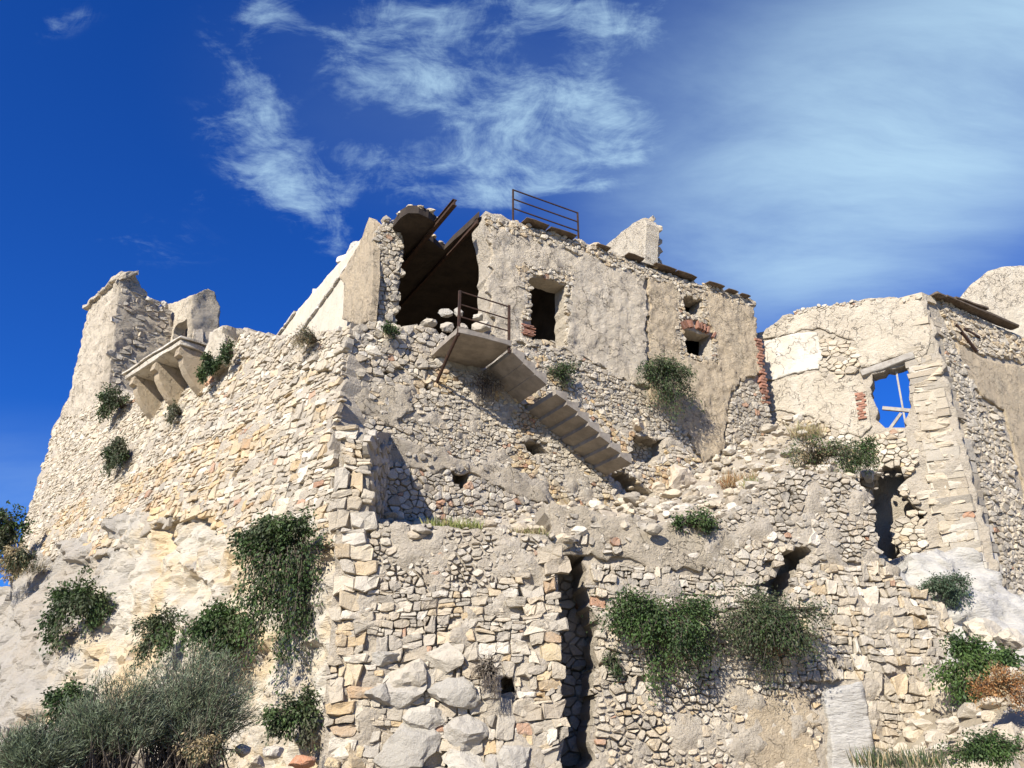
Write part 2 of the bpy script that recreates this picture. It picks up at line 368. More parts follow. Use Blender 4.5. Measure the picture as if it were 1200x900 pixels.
def stones(key, wall, poly_px, h=.2, asp=1.6, pal=CREAM, holes=(), gap=.012, prot=(.03, .10), off=0.0, jit=.22, split=.2, seed=0, red=.012, tint=None, fill=1.0, sink=.10, big=.05, chink=.22):
    """lay irregular stones over part of a wall; they are linked by flush()"""
    rng = random.Random(seed * 31 + 5); q = wall.poly(poly_px); hq = [wall.poly(hh) for hh in holes]
    xs = [a[0] for a in q]; ys = [a[1] for a in q]; pad = h * 2
    S = []; z = min(ys) - pad
    while z < max(ys) + pad:
        rh = h * rng.uniform(.62, 1.4); x = min(xs) - pad - rng.random() * h
        while x < max(xs) + pad:
            w = rh * asp * rng.uniform(.55, 1.7)
            cx, cy = x + w / 2, z + rh / 2 + .35 * h * fr((x * .35, z * .35, seed), 1.0, 3) + rng.gauss(0, jit * rh * .5)
            a = rng.random()
            if a < split: S.append((cx, cy + rh * .26)); S.append((cx + rng.gauss(0, .1 * w), cy - rh * .26))
            elif a < split * 1.6 and w > rh * 1.2: S.append((cx - w * .22, cy + rng.gauss(0, .1) * rh)); S.append((cx + w * .24, cy + rng.gauss(0, .1) * rh))
            else: S.append((cx, cy))
            x += w
        z += rh
    A = asp ** .75
    bigs = [k for k in range(len(S)) if rng.random() < big]; dead = set(); bigset = set()
    gcs = h * 2; gg = {}
    for k, (x, y) in enumerate(S): gg.setdefault((int(x // gcs), int(y // gcs)), []).append(k)
    for k in bigs:
        if k in dead: continue
        x, y = S[k]; rr = h * rng.uniform(.75, 1.25); bigset.add(k)
        for a in range(int(x // gcs) - 1, int(x // gcs) + 2):
            for b in range(int(y // gcs) - 1, int(y // gcs) + 2):
                for j in gg.get((a, b), ()):
                    if j != k and j not in bigset and ((S[j][0] - x) / A) ** 2 + (S[j][1] - y) ** 2 < rr * rr: dead.add(j)
    S = [(S[k][0], S[k][1], .35 if k in bigset else 0) for k in range(len(S)) if k not in dead]
    for k in range(len(S)):
        if rng.random() < chink: S.append((S[k][0] + rng.choice((-1, 1)) * h * A * .5, S[k][1] + rng.choice((-1, 1)) * h * .45, -.12))
    BW_ = [s_[2] for s_ in S]; S = [(s_[0], s_[1]) for s_ in S]
    sites = [(x / A, y) for x, y in S]; cs = h * 1.2; grid = {}
    for i, (x, y) in enumerate(sites): grid.setdefault((int(x // cs), int(y // cs)), []).append(i)
    ins = inpoly(S, q)
    for hh in hq: ins &= ~inpoly(S, hh)
    wts = [(rng.uniform(-.2, .2) + b_) * h * h for b_ in BW_]
    out = REG.setdefault(key, [])
    for i, (x, y) in enumerate(sites):
        if not ins[i] or rng.random() > fill: continue
        R = h * 2.2; poly = [(-R, -R), (R, -R), (R, R), (-R, R)]; gx, gy = int(x // cs), int(y // cs); nb = []
        for a in range(gx - 2, gx + 3):
            for b in range(gy - 2, gy + 3): nb += grid.get((a, b), ())
        nb = sorted(((sites[j][0] - x) ** 2 + (sites[j][1] - y) ** 2, j) for j in nb if j != i)[:16]
        for d2, j in nb:
            d = math.sqrt(d2)
            if d < 1e-4: continue
            m = (d2 + wts[i] - wts[j]) / (2 * d) - gap * .5 * rng.uniform(.5, 1.6)
            poly = clip(poly, (sites[j][0] - x) / d, (sites[j][1] - y) / d, m)
            if len(poly) < 3: break
        if len(poly) < 3: continue
        pl = [(px * A, py) for px, py in poly]
        st = stone_geo(wall, S[i], pl, rng, prot, off, h, sink)
        if st is None: continue
        c = rng.choice(pal)
        if tint: c = tint(S[i][0], S[i][1], c, rng)
        if rng.random() < red: c = RED
        k = rng.uniform(.86, 1.1); g = rng.uniform(0, .35); c = tuple(min(.7, (v * (1 - g) + w_ * g) * k) for v, w_ in zip(c, (.53, .455, .34)))
        out.append((st[0], st[1], c, st[2]))
def courses(key, wall, poly_px, h=.2, asp=1.5, pal=CREAM, holes=(), gap=.012, prot=(.01, .08), off=0.0, jit=.34, split=.2, seed=0, red=.008, tint=None, fill=.97, sink=.10, big=.09, wave=.9, rough=.085):
    '''roughly coursed masonry: wavy beds, slanting joints, some stones two beds high, some beds split'''
    rng = random.Random(seed * 17 + 3); q = wall.poly(poly_px); hq = [wall.poly(hh) for hh in holes]
    xs = [a[0] for a in q]; ys = [a[1] for a in q]; x0, x1 = min(xs) - h, max(xs) + h; z = min(ys) - h * 1.2
    zs = [z]
    while z < max(ys) + h * 1.2: z += h * rng.uniform(.55, 1.5); zs.append(z)
    def bed(k, x): return zs[k] + wave * h * fr((x * .45, zs[k] * .25, seed), 1.0, 3) + .34 * h * fr((x * .5 / h, k * 3.7, seed), 1.0, 2)
    polys = []; blocked = []
    for k in range(len(zs) - 2):
        rh = zs[k + 1] - zs[k]; x = x0 - rng.random() * h; j0 = rng.gauss(0, jit * h); nb = []; bl = sorted(blocked); bi = 0
        while x < x1:
            while bi < len(bl) and bl[bi][1] <= x + 1e-6: bi += 1
            if bi < len(bl) and bl[bi][0] <= x + 1e-6: x = bl[bi][1]; j0 = bl[bi][3]; bi += 1; continue
            w = (rh * .55 + h * .45) * asp * rng.uniform(.5, 1.75); e = x + w; j1 = rng.gauss(0, jit * h * .6)
            lim = bl[bi][0] if bi < len(bl) else 1e9
            if e > lim - h * .35: e = lim; j1 = bl[bi][2]
            two = rng.random() < big and k + 2 < len(zs) and e < lim
            kt = k + 2 if two else k + 1
            if two: nb.append((x, e, j0, j1))
            a = (x + j0 * -.5, bed(k, x)); b = (e - j1 * .5, bed(k, e)); c = (e + j1 * .5, bed(kt, e)); d = (x + j0 * .5, bed(kt, x))
            m1 = ((a[0] + b[0]) / 2, bed(k, (a[0] + b[0]) / 2)); m2 = ((c[0] + d[0]) / 2, bed(kt, (c[0] + d[0]) / 2))
            if not two and rng.random() < split:
                f = rng.uniform(.3, .7); f2 = f + rng.uniform(-.15, .15); l = (a[0] + (d[0] - a[0]) * f, a[1] + (d[1] - a[1]) * f); r = (b[0] + (c[0] - b[0]) * f2, b[1] + (c[1] - b[1]) * f2)
                polys.append([a, m1, b, r, l])
                if rng.random() < .4:
                    g = rng.uniform(.35, .65); lm = (l[0] + (r[0] - l[0]) * g, l[1] + (r[1] - l[1]) * g); tm = (d[0] + (c[0] - d[0]) * g, d[1] + (c[1] - d[1]) * g); polys += [[l, lm, tm, d], [lm, r, c, tm]]
                else: polys.append([l, r, c, m2, d])
            else: polys.append([a, m1, b, c, m2, d])
            x = e; j0 = j1
        blocked = nb
    C = [(sum(v[0] for v in P) / len(P), sum(v[1] for v in P) / len(P)) for P in polys]; ins = inpoly(C, q)
    for hh in hq: ins &= ~inpoly(C, hh)
    out = REG.setdefault(key, [])
    for i, P in enumerate(polys):
        if not ins[i] or rng.random() > fill: continue
        cx, cy = C[i]; sz = max(abs(P[0][0] - P[2][0]), .02); hz = max(v[1] for v in P) - min(v[1] for v in P); g = gap * rng.uniform(.4, 1.7)
        fx, fy = max(.5, 1 - g / sz), max(.5, 1 - g / max(hz, .02))
        pl = [((x - cx) * fx + rng.gauss(0, rough) * hz, (y - cy) * fy + rng.gauss(0, rough) * hz) for x, y in P]
        st = stone_geo(wall, C[i], pl, rng, prot, off, h, sink)
        if st is None: continue
        c = rng.choice(pal)
        if tint: c = tint(cx, cy, c, rng)
        if rng.random() < red: c = RED
        k = rng.uniform(.84, 1.1); g = rng.uniform(0, .35); c = tuple(min(.7, (v * (1 - g) + w_ * g) * k) for v, w_ in zip(c, (.53, .455, .34)))
        out.append((st[0], st[1], c, st[2]))
def stone_geo(wall, o, pl, rng, prot, off, h, sink):
    # trim corners, keep at most 9 outline points
    r = []
    for i in range(len(pl)):
        a, b, c = pl[i - 1], pl[i], pl[(i + 1) % len(pl)]; k = rng.uniform(.04, .24); k2 = rng.uniform(.04, .24)
        r.append((b[0] + (a[0] - b[0]) * k, b[1] + (a[1] - b[1]) * k)); r.append((b[0] + (c[0] - b[0]) * k2, b[1] + (c[1] - b[1]) * k2))
    while len(r) > 10:
        j = min(range(len(r)), key=lambda i: (r[i][0] - r[i - 1][0]) ** 2 + (r[i][1] - r[i - 1][1]) ** 2)
        a, b = r[j - 1], r[j]; r[j - 1] = ((a[0] + b[0]) / 2, (a[1] + b[1]) / 2); r.pop(j)
    n = len(r); cx = sum(a[0] for a in r) / n; cy = sum(a[1] for a in r) / n
    ar = abs(sum(r[i - 1][0] * r[i][1] - r[i][0] * r[i - 1][1] for i in range(n))) / 2
    if ar < .0012: return None
    sz = math.sqrt(ar); P = min(rng.uniform(*prot), sz * .55); ta, tb = rng.gauss(0, .13), rng.gauss(0, .13)
    V = []
    sx, sy = rng.uniform(-.15, .15), rng.uniform(-.15, .15)
    for k, (s, f) in enumerate(((1.0, None), (.99, .70), (.87, .97))):
        for (a, b) in r:
            dx, dy = (a - cx) * s, (b - cy) * s
            if k == 2: dx += sx * sz * .3; dy += sy * sz * .3
            if k: dx += rng.gauss(0, .02) * sz; dy += rng.gauss(0, .02) * sz
            e = -sink if f is None else P * f + (ta * dx + tb * dy) * (.6 if k == 1 else 1) + rng.gauss(0, .05) * sz
            V.append(wall.pos(o[0] + cx + dx, o[1] + cy + dy, off + e))
    V.append(wall.pos(o[0] + cx + sx * sz * .3, o[1] + cy + sy * sz * .3, off + P * 1.05 + rng.gauss(0, .05) * sz))
    F = []
    for k in range(2):
        for i in range(n):
            j = (i + 1) % n; F.append((k * n + i, k * n + j, (k + 1) * n + j, (k + 1) * n + i))
    for i in range(n): F.append((2 * n + i, 2 * n + (i + 1) % n, 3 * n))
    # outline orientation: make faces point outwards
    s2 = sum(r[i - 1][0] * r[i][1] - r[i][0] * r[i - 1][1] for i in range(n))
    if s2 < 0: F = [f[::-1] for f in F]
    return V, F, sz * FPX / max(1, depth(V[-1]))
def flush(key, parent, name='stone', limit=300, minpx=8.0, mat='stone'):
    L = sorted(REG.pop(key, []), key=lambda s: -s[3]); big = [s for s in L[:limit] if s[3] >= minpx]; rest = L[len(big):]
    for V, F, c, s in big:
        mesh_obj(name, V, F, M[mat], parent, np.array(c))
    if rest:
        V, F, C = [], [], []
        for v, f, c, s in rest:
            b = len(V); V += v; F += [tuple(i + b for i in g) for g in f]; C += [c] * len(v)
        o = mesh_obj('small_' + name + 's', V, F, M[mat], parent, np.array(C)); o['kind'] = 'stuff'
    return len(big), len(rest)

_ICO = {}
def ico(n):
    if n not in _ICO:
        bm = bmesh.new(); bmesh.ops.create_icosphere(bm, subdivisions=n, radius=1.0)
        bm.verts.ensure_lookup_table(); _ICO[n] = ([v.co.copy() for v in bm.verts], [tuple(v.index for v in f.verts) for f in bm.faces]); bm.free()
    return _ICO[n]
def rock_geo(c, r, seed, n=2, rot=None, cuts=15, rough=.15):
    """a broken stone: a ball cut flat by random planes, then roughened"""
    rng = random.Random(seed); vs, fs = ico(n); pl = []
    for _ in range(cuts):
        d = Vector((rng.gauss(0, 1), rng.gauss(0, 1), rng.gauss(0, 1))).normalized(); pl.append((d, rng.uniform(.48, .80)))
    c = Vector(c); out = []
    from mathutils import Euler
    E = Euler(rot or (rng.uniform(-.3, .3), rng.uniform(-.3, .3), rng.uniform(0, 6.28))).to_matrix()
    for v in vs:
        p = v.copy()
        for d, m in pl:
            k = p.dot(d) - m
            if k > 0: p -= d * k
        p *= 1 + rough * noise.fractal(p * 3.4 + Vector((seed % 97, 0, 0)), .8, 2, 4)
        p = E @ p; out.append(c + Vector((p.x * r[0], p.y * r[1], p.z * r[2])))
    return out, fs
def boulder(name, c, r, seed, col, label=None, cat='boulder', group=None, parent=None, n=3, mat='stone', rot=None, cuts=15):
    V, F = rock_geo(c, r, seed, n, rot, cuts)
    o = mesh_obj(name, V, F, M[mat], parent, np.array(col))
    if parent is None: tag(o, label, cat, group, 'thing')
    return o
def box_geo(c, ax, ay, az, s):
    c = Vector(c); V = []
    for i in (-1, 1):
        for j in (-1, 1):
            for k in (-1, 1): V.append(c + ax * (i * s[0] / 2) + ay * (j * s[1] / 2) + az * (k * s[2] / 2))
    return V, [(0, 1, 3, 2), (4, 6, 7, 5), (0, 4, 5, 1), (2, 3, 7, 6), (0, 2, 6, 4), (1, 5, 7, 3)]
def rough_block(name, c, ax, ay, az, s, mat, parent, cuts=4, amp=.02, col=None, seed=0, bev=.03):
    """a hewn block: subdivided box with worn edges"""
    c = Vector(c); bm = bmesh.new(); bmesh.ops.create_cube(bm, size=1.0)
    bmesh.ops.subdivide_edges(bm, edges=bm.edges[:], cuts=cuts, use_grid_fill=True)
    V = []
    for v in bm.verts:
        q = v.co; e = [abs(q[i]) > .499 for i in range(3)]
        p = c + ax * (q.x * s[0]) + ay * (q.y * s[1]) + az * (q.z * s[2])
        if sum(e) >= 2:
            f = bev * (.5 + abs(fr(p, 4, 3)))
            p -= (ax * (math.copysign(f, q.x) if e[0] else 0) + ay * (math.copysign(f, q.y) if e[1] else 0) + az * (math.copysign(f, q.z) if e[2] else 0))
        p += Vector((fr(p, 2.3, 4), fr(p + Vector((9, 0, 0)), 2.3, 4), fr(p + Vector((0, 9, 0)), 2.3, 4))) * amp
        V.append(p)
    bm.verts.index_update(); F = [tuple(v.index for v in f.verts) for f in bm.faces]; bm.free()
    return mesh_obj(name, V, F, M[mat], parent, None if col is None else np.array(col))
def tube_geo(pts, rad, n=6):
    V, F = [], []; pts = [Vector(p) for p in pts]
    for i, p in enumerate(pts):
        d = (pts[min(i + 1, len(pts) - 1)] - pts[max(i - 1, 0)]).normalized(); a = d.orthogonal().normalized(); b = d.cross(a)
        r = rad[i] if isinstance(rad, (list, tuple)) else rad
        for k in range(n): V.append(p + (a * math.cos(6.2832 * k / n) + b * math.sin(6.2832 * k / n)) * r)
    for i in range(len(pts) - 1):
        for k in range(n): F.append((i * n + k, i * n + (k + 1) % n, (i + 1) * n + (k + 1) % n, (i + 1) * n + k))
    F.append(tuple(range(n))[::-1]); F.append(tuple((len(pts) - 1) * n + k for k in range(n)))
    return V, F
def bar_geo(a, b, w, h, up=UP):
    a, b = Vector(a), Vector(b); d = (b - a).normalized(); s = d.cross(up).normalized(); u = s.cross(d)
    V, F = box_geo((a + b) / 2, d, s, u, ((b - a).length, w, h)); return V, F
# ------------------------------------------------------------------ plan of the place (camera at the origin, y away from it)
def V2(x, y): return Vector((x, y, 0))
H0 = V2(-3.06, 19.7)                                   # lost front corner of the house
dF = V2(.866, .5); nF = V2(.5, -.866)                  # along the facade / out of the facade
dL = V2(-.5, .866); nL = V2(-.866, -.5)                # along the left side wall / out of it
dB = V2(-.731, .682); nB = V2(-.682, -.731)            # along the bastion / out of it
ZR = 15.35                                             # house roof
def W2(a, b, **k): return Wall([(a.x, a.y), (b.x, b.y)], **k)
C0 = V2(-4.04, 17.5)
BW = W2(C0 + dB * 30, C0, batter=.2, z0=6.5)
AW = Wall([(-6, 15.45), (1.6, 15.6)], batter=.03, z0=0)
LB = Wall([(.4, 15.95), (11, 17.7)], batter=.05, z0=0)
NW = W2(V2(-3.38, 17.7) - dF * 2, V2(-3.38, 17.7) + dF * 8, batter=.06, z0=6)
UW = W2(H0 - dF * 4 + nF * .9, H0 + dF * 16 + nF * .9, batter=.14, z0=6.5)
FW = W2(H0, H0 + dF * 15)
LW = W2(H0 + dL * 16, H0)
RC = V2(14.44, 24.85)                                  # near corner of the right building
RL = W2(V2(9.63, 27.5) + V2(-.875, .485) * 3, RC)
RR = W2(RC, RC + dF * 16)

# ------------------------------------------------------------------ setting: ground and rock
def ground_z(x, y):
    s = max(0, min(1, (y - 4) / 11.0)); z = -1.6 + .75 * s * s * (3 - 2 * s)
    if x > 5: z += max(0, min(1, (x - 6.5) / 2.2)) * max(0, min(1, (y - 11.5) / 4)) * 1.95
    if x < -4: z += max(0, min(1, (-x - 4.2) / 3)) * max(0, min(1, (y - 10) / 4)) * .95
    if y > 60: z -= (y - 60) * .06
    return z
V, F = [], []
xs = sorted(set([round(-14 + .35 * i, 3) for i in range(92)] + [-900, -500, -250, -120, -70, -45, -30, -22, -18, 20, 24, 30, 45, 70, 120, 250, 500, 900]))
ys = sorted(set([round(.35 * i, 3) for i in range(80)] + [-60, -20, -8, -3, 30, 34, 40, 50, 70, 110, 200, 400, 800, 1500]))
for y in ys:
    for x in xs:
        near = abs(x) < 30 and -5 < y < 40
        V.append((x, y, ground_z(x, y) + (.22 * fr((x, y, 0), .6, 5) if near else 0)))
n = len(xs)
for j in range(len(ys) - 1):
    for i in range(n - 1): F.append((j * n + i, j * n + i + 1, (j + 1) * n + i + 1, (j + 1) * n + i))
tag(mesh_obj('ground', V, F, M['earth'], smooth=True, center=Vector((0, 0, 0))), 'dry stony ground rising to the foot of the ruin', kind='structure')

def rockbulge(x, y):
    zt = 6.6 - 2.9 * (x - 9) / 21.0; k = .22 - .36 * max(0, min(1, (x - 20) / 8.5))
    return .05 + k * max(0, zt - y) + (.38 if x < 25 else .38 - .22 * min(1, (x - 25) / 4)) * fr((x, y * 1.3, 3), .45, 3)
def rk_uv(px, py, e=.0):
    u, z = BW.hit(px, py)
    for _ in range(10):
        P = BW.pos(u, z, rockbulge(u, z) + e); r = ray(px, py); q = r * (P.y / r.y); u += (q - P).dot(BW.d[0]) * .7; z += (q.z - P.z) * .7
    return u, z
o = sheet('rock_face', BW, [rk_uv(*q) if q[1] > 600 else BW.hit(*q) for q in [(18, 655), (45, 640), (100, 625), (165, 596), (232, 590), (262, 615), (300, 630), (396, 640), (402, 690), (403, 760), (402, 850), (402, 980), (300, 980), (200, 980), (0, 980), (-110, 980), (-110, 700), (-60, 690), (10, 688)]],
          M['rock'], None, off=-.16, amp=.14, res=.10, rag=.12, thick=2.0, sc=.9, bulge=rockbulge, seed=3, rocky=.18, uv=True, smooth=False)
tag(o, 'cream limestone rock face under the left bastion wall', kind='structure')

# terrace between the lower walls and the upper ones
def strip(name, rows, mat, res=8, amp=.12, sc=.9, kind='structure', label=None):
    V, F = [], []; C = (len(rows[0]) - 1) * res; R = (len(rows) - 1) * res
    for j in range(R + 1):
        v = j / res; j0 = min(int(v), len(rows) - 2); fv = v - j0
        for i in range(C + 1):
            u = i / res; i0 = min(int(u), len(rows[0]) - 2); fu = u - i0
            p = (rows[j0][i0] * (1 - fu) + rows[j0][i0 + 1] * fu) * (1 - fv) + (rows[j0 + 1][i0] * (1 - fu) + rows[j0 + 1][i0 + 1] * fu) * fv
            V.append(p + UP * amp * fr(p, sc, 5, .7))
    for j in range(R):
        for i in range(C): a = j * (C + 1) + i; F.append((a, a + 1, a + C + 2, a + C + 1))
    return tag(mesh_obj(name, V, F, mat, smooth=True), label, kind=kind)
zA = AW.hit(500, 618)[1]
strip('terrace_ground', [
    [AW.at(400, 640, -.3), AW.at(520, 626, -.3), AW.at(650, 634, -.3), LB.at(720, 616, -.35), LB.at(790, 622, -.35), LB.at(860, 612, -.35), LB.at(930, 562, -.35), LB.at(1010, 578, -.35)],
    [at(425, 620, 17.0), at(520, 622, 18.2), at(640, 605, 20), at(720, 612, 20.5), at(800, 592, 21.5), at(870, 566, 22.5), at(930, 530, 23), at(1010, 555, 23.3)],
    [at(420, 600, 18.5), at(520, 600, 19.8), at(640, 595, 21.5), at(720, 585, 23.4), at(800, 556, 25), at(870, 520, 26.4), at(935, 492, 27.6), at(1040, 560, 26.6)]],
    M['mortar'], res=20, amp=.22, label='stony terrace between lower and upper walls')

# ------------------------------------------------------------------ left bastion wall
bast = empty('bastion_wall', BW.pos(20, 4), 'long leaning curtain wall of pale rubble stone above the cream rock on the left', 'wall')
BP = [(20, 655), (26, 615), (47, 555), (62, 500), (75, 480), (84, 462), (130, 452), (160, 462), (205, 455), (250, 425), (262, 402), (285, 386), (320, 392), (360, 396), (398, 384), (412, 382), (404, 430), (390, 500), (388, 540), (390, 580), (396, 640), (330, 640), (295, 645), (262, 632), (235, 604), (185, 614), (150, 640), (100, 655)]
sheet('wall_core', BW, BP, M['mortar'], bast, off=-.025, amp=.12, res=.14, rag=.1, thick=1.2, seed=11)
def bt(s, z, c, rng):
    f = fr((s * .35, z * .9, 4), 1.0, 3)
    if 11 < s < 27 and z < 8.2 and f > -.06: return rng.choice(WARM[7:] + OCHRE[:5])
    return c
courses('bast', BW, [(26, 640), (30, 610), (48, 555), (64, 500), (78, 484), (130, 468), (165, 480), (185, 540), (170, 602), (140, 640), (100, 650), (55, 652)], h=.125, asp=1.7, pal=CREAM, prot=(.01, .05), seed=1, off=-.01, gap=.012, tint=bt, red=.004)
courses('bast', BW, [(130, 462), (205, 462), (252, 432), (280, 420), (340, 430), (402, 440), (390, 505), (390, 560), (396, 640), (330, 640), (295, 645), (262, 630), (235, 604), (185, 614), (172, 602), (186, 540), (166, 480)], h=.15, asp=1.75, pal=CREAM + GREY + WARM, prot=(.01, .065), seed=2, tint=bt, red=.012)
stones('bast', BW, [(252, 432), (285, 388), (330, 396), (398, 386), (412, 384), (402, 440), (340, 430), (280, 420)], h=.155, asp=1.35, pal=GREY + CREAM, prot=(.03, .16), seed=3, jit=.5, split=.3, off=.02)
flush('bast', bast)

# ------------------------------------------------------------------ front wall with its pier, and the boulders at its foot
front = empty('front_wall', AW.pos(4.5, 0), 'lower front wall of squared rubble with tall ochre corner pier beside the dark slot', 'wall')
AP = [(400, 500), (431, 506), (433, 612), (500, 614), (560, 620), (640, 626), (652, 640), (657, 760), (662, 960), (370, 960), (380, 850), (388, 740), (393, 640), (397, 560)]
sheet('wall_core', AW, AP, M['mortar'], front, off=-.035, amp=.17, res=.10, rag=.05, thick=.75, seed=21, holes=[[(586, 795), (600, 792), (604, 812), (588, 815)]])
sheet('pier_core', AW, [(401, 502), (431, 508), (432, 960), (376, 960), (388, 740), (394, 640), (398, 560)], M['mortar'], front, off=-.07, amp=.05, res=.2, rag=.05, thick=.9, seed=22)
xr = AW.at(431, 560).x; xl = AW.at(402, 560).x; Y0 = 15.75; prof = [(Y0, -1), (Y0, AW.hit(415, 506)[1] - .08), (16.6, AW.hit(415, 506)[1] + .35), (18.3, NW.hit(436, 506)[1] + .15), (18.3, -1)]
V = [Vector((x, y, z)) for x in (xl, xr) for y, z in prof]; n = len(prof)
mesh_obj('return_wall', V, [tuple(range(n)), tuple(range(n, 2 * n))[::-1]] + [(i + n, (i + 1) % n + n, (i + 1) % n, i) for i in range(n)], M['mortar'], front)
sheet('rubble_fill', AW, [(395, 640), (636, 650), (640, 960), (360, 960)], M['mortar'], front, off=-1.0, amp=.25, res=.25, thick=.4, seed=23)
courses('front', AW, [(400, 500), (431, 506), (434, 640), (436, 690), (388, 700), (395, 600)], h=.24, asp=1.25, pal=GREY + WARM, prot=(.03, .13), seed=5, fill=1.0, big=.02)
courses('front', AW, [(388, 700), (436, 690), (430, 800), (424, 960), (368, 960), (382, 850)], h=.225, asp=1.4, pal=OCHRE + WARM, prot=(.02, .1), seed=6)
stones('front', AW, [(434, 612), (500, 614), (560, 620), (640, 626), (645, 660), (560, 690), (436, 685)], h=.105, asp=1.35, pal=GREY, prot=(.0, .05), seed=7, off=-.02, gap=.03, jit=.5, split=.3)
courses('front', AW, [(436, 685), (560, 690), (618, 668), (616, 800), (610, 960), (424, 960), (430, 800)], h=.175, asp=1.2, pal=GREY + CREAM + GREY + WARM[7:9], prot=(.01, .08), seed=8, split=.3, holes=[[(586, 795), (600, 792), (604, 812), (588, 815)]])
courses('front', AW, [(645, 640), (653, 640), (658, 760), (662, 960), (610, 960), (616, 800), (618, 668)], h=.185, asp=1.5, pal=GREY + OCHRE + WARM, prot=(.01, .07), seed=9)
RTW = Wall([(xr, 15.7), (xr, 18.3)])
stones('front', RTW, [(432, 508), (462, 520), (466, 612), (432, 612)], h=.17, asp=1.3, pal=GREY, prot=(.0, .1), seed=73, jit=.5, split=.3)
nb = flush('front', front)
rs = random.Random(44)
BOUL = [(523, 772, 27, 16), (480, 792, 22, 18), (477, 813, 26, 16), (446, 813, 16, 14), (533, 814, 30, 17), (498, 845, 25, 14), (477, 877, 37, 24), (545, 862, 24, 19), (543, 894, 26, 14), (603, 888, 21, 22), (575, 905, 14, 16), (452, 772, 18, 8)]
for k, (px, py, rx, ry) in enumerate(BOUL):
    c = AW.at(px, py, .05); m = depth(c) / FPX
    boulder('block', c, (rx * m * 1.15, .22, ry * m * 1.18), 300 + k, rs.choice([(.40, .365, .305), (.46, .42, .345), (.37, .34, .285), (.47, .415, .325)]), parent=front, n=3, rot=(rs.uniform(-.15, .15), rs.uniform(-.2, .2), rs.uniform(-.25, .25)), cuts=10)

# ------------------------------------------------------------------ lower right wall with breaches
low = empty('lower_wall', LB.pos(5, 0), 'broad lower rubble wall right of the dark slot with a breach and two hanging shrubs', 'wall')
HB1 = [(893, 672), (912, 676), (914, 650), (935, 640), (951, 645), (945, 660), (930, 680), (918, 716), (903, 712), (905, 694)]
LP = [(690, 650), (655, 650), (640, 590), (700, 602), (790, 614), (848, 606), (880, 578), (930, 548), (1000, 560), (1022, 585), (1030, 645), (1060, 680), (1108, 715), (1116, 745), (1098, 790), (1096, 850), (1090, 960), (700, 960), (694, 800), (702, 740), (688, 700)]
sheet('wall_core', LB, LP, M['mortar'], low, off=-.035, amp=.17, res=.10, rag=.2, thick=1.0, seed=31, holes=[HB1])
sheet('rubble_fill', LB, [(715, 640), (800, 640), (1000, 600), (1060, 700), (1080, 960), (722, 960)], M['mortar'], low, off=-1.1, amp=.3, res=.3, thick=.4, seed=32)
sheet('plaster_patch', LB, [(641, 590), (700, 603), (790, 616), (850, 625), (876, 640), (868, 668), (838, 676), (800, 664), (765, 672), (730, 655), (700, 648), (656, 650)], M['plaster_rough'], low, off=.03, amp=.09, res=.085, rag=.18, thick=.14, seed=33)
stones('low', LB, [(820, 622), (848, 606), (880, 578), (930, 548), (1000, 560), (1022, 585), (1030, 645), (1000, 660), (950, 640), (905, 640), (870, 690), (830, 680)], h=.12, asp=1.4, pal=GREY, prot=(.0, .07), seed=12, off=-.01, gap=.02, jit=.4, holes=[HB1])
courses('low', LB, [(690, 655), (730, 660), (800, 670), (838, 680), (880, 690), (905, 720), (880, 800), (760, 800), (700, 800), (702, 740), (688, 700)], h=.15, asp=1.25, pal=GREY + CREAM, prot=(.01, .09), seed=13, split=.3, red=.02)
courses('low', LB, [(905, 720), (950, 650), (1000, 660), (1030, 648), (1060, 680), (1108, 715), (1116, 745), (1098, 790), (1096, 850), (1090, 960), (1020, 960), (1018, 800), (960, 800), (880, 800)], h=.16, asp=1.25, pal=CREAM + GREY + WARM, prot=(.01, .075), seed=14, red=.012, holes=[HB1])
stones('low', LB, [(694, 800), (880, 800), (960, 800), (962, 960), (700, 960)], h=.125, asp=1.3, pal=GREY + WARM, prot=(.0, .08), seed=15, off=-.02, gap=.03, jit=.5, red=.02, holes=[[(868, 815), (958, 812), (960, 960), (872, 960)]])
stones('low', LB, [(868, 815), (958, 812), (960, 960), (872, 960)], h=.2, asp=1.3, pal=WARM, prot=(.0, .04), seed=16, off=-.035, gap=.05, jit=.5, fill=.7)
stones('low', LB, [(868, 640), (905, 628), (962, 634), (966, 672), (935, 735), (880, 730), (868, 690)], h=.125, asp=1.4, pal=GREY + CREAM, prot=(.0, .12), seed=74, off=.02, jit=.5, holes=[HB1], fill=.8)
stones('low', LB, [(645, 592), (700, 605), (790, 618), (850, 628), (872, 642), (860, 664), (800, 660), (730, 650), (660, 645)], h=.14, asp=1.3, pal=GREY, prot=(.0, .05), seed=71, off=.03, jit=.6, fill=.5, gap=.03)
flush('low', low)
sheet('rock_slab', LB, [(962, 812), (985, 803), (1008, 800), (1014, 830), (1020, 880), (1022, 960), (968, 960), (972, 880)], M['rock_pale'], low, off=.12, amp=.08, res=.09, rag=.05, thick=.25, seed=34, sc=1.2)
sheet('plaster_patch', LB, [(872, 818), (920, 806), (958, 814), (962, 960), (872, 960), (866, 880)], M['plaster_ochre'], low, off=.0, amp=.07, res=.085, rag=.25, thick=.12, seed=35)
# shaded rubble deep in the slot
SLW = Wall([(-2.2, 17.4), (3.6, 17.7)])
sheet('slot_back', SLW, [(560, 640), (735, 640), (760, 650), (760, 960), (550, 960)], M['mortar'], low, off=-.05, amp=.1, res=.2, thick=.3, seed=36)
stones('low', SLW, [(645, 640), (722, 640), (728, 960), (650, 960)], h=.22, asp=1.2, pal=GREY, prot=(.05, .25), seed=17, jit=.5)
flush('low', low)

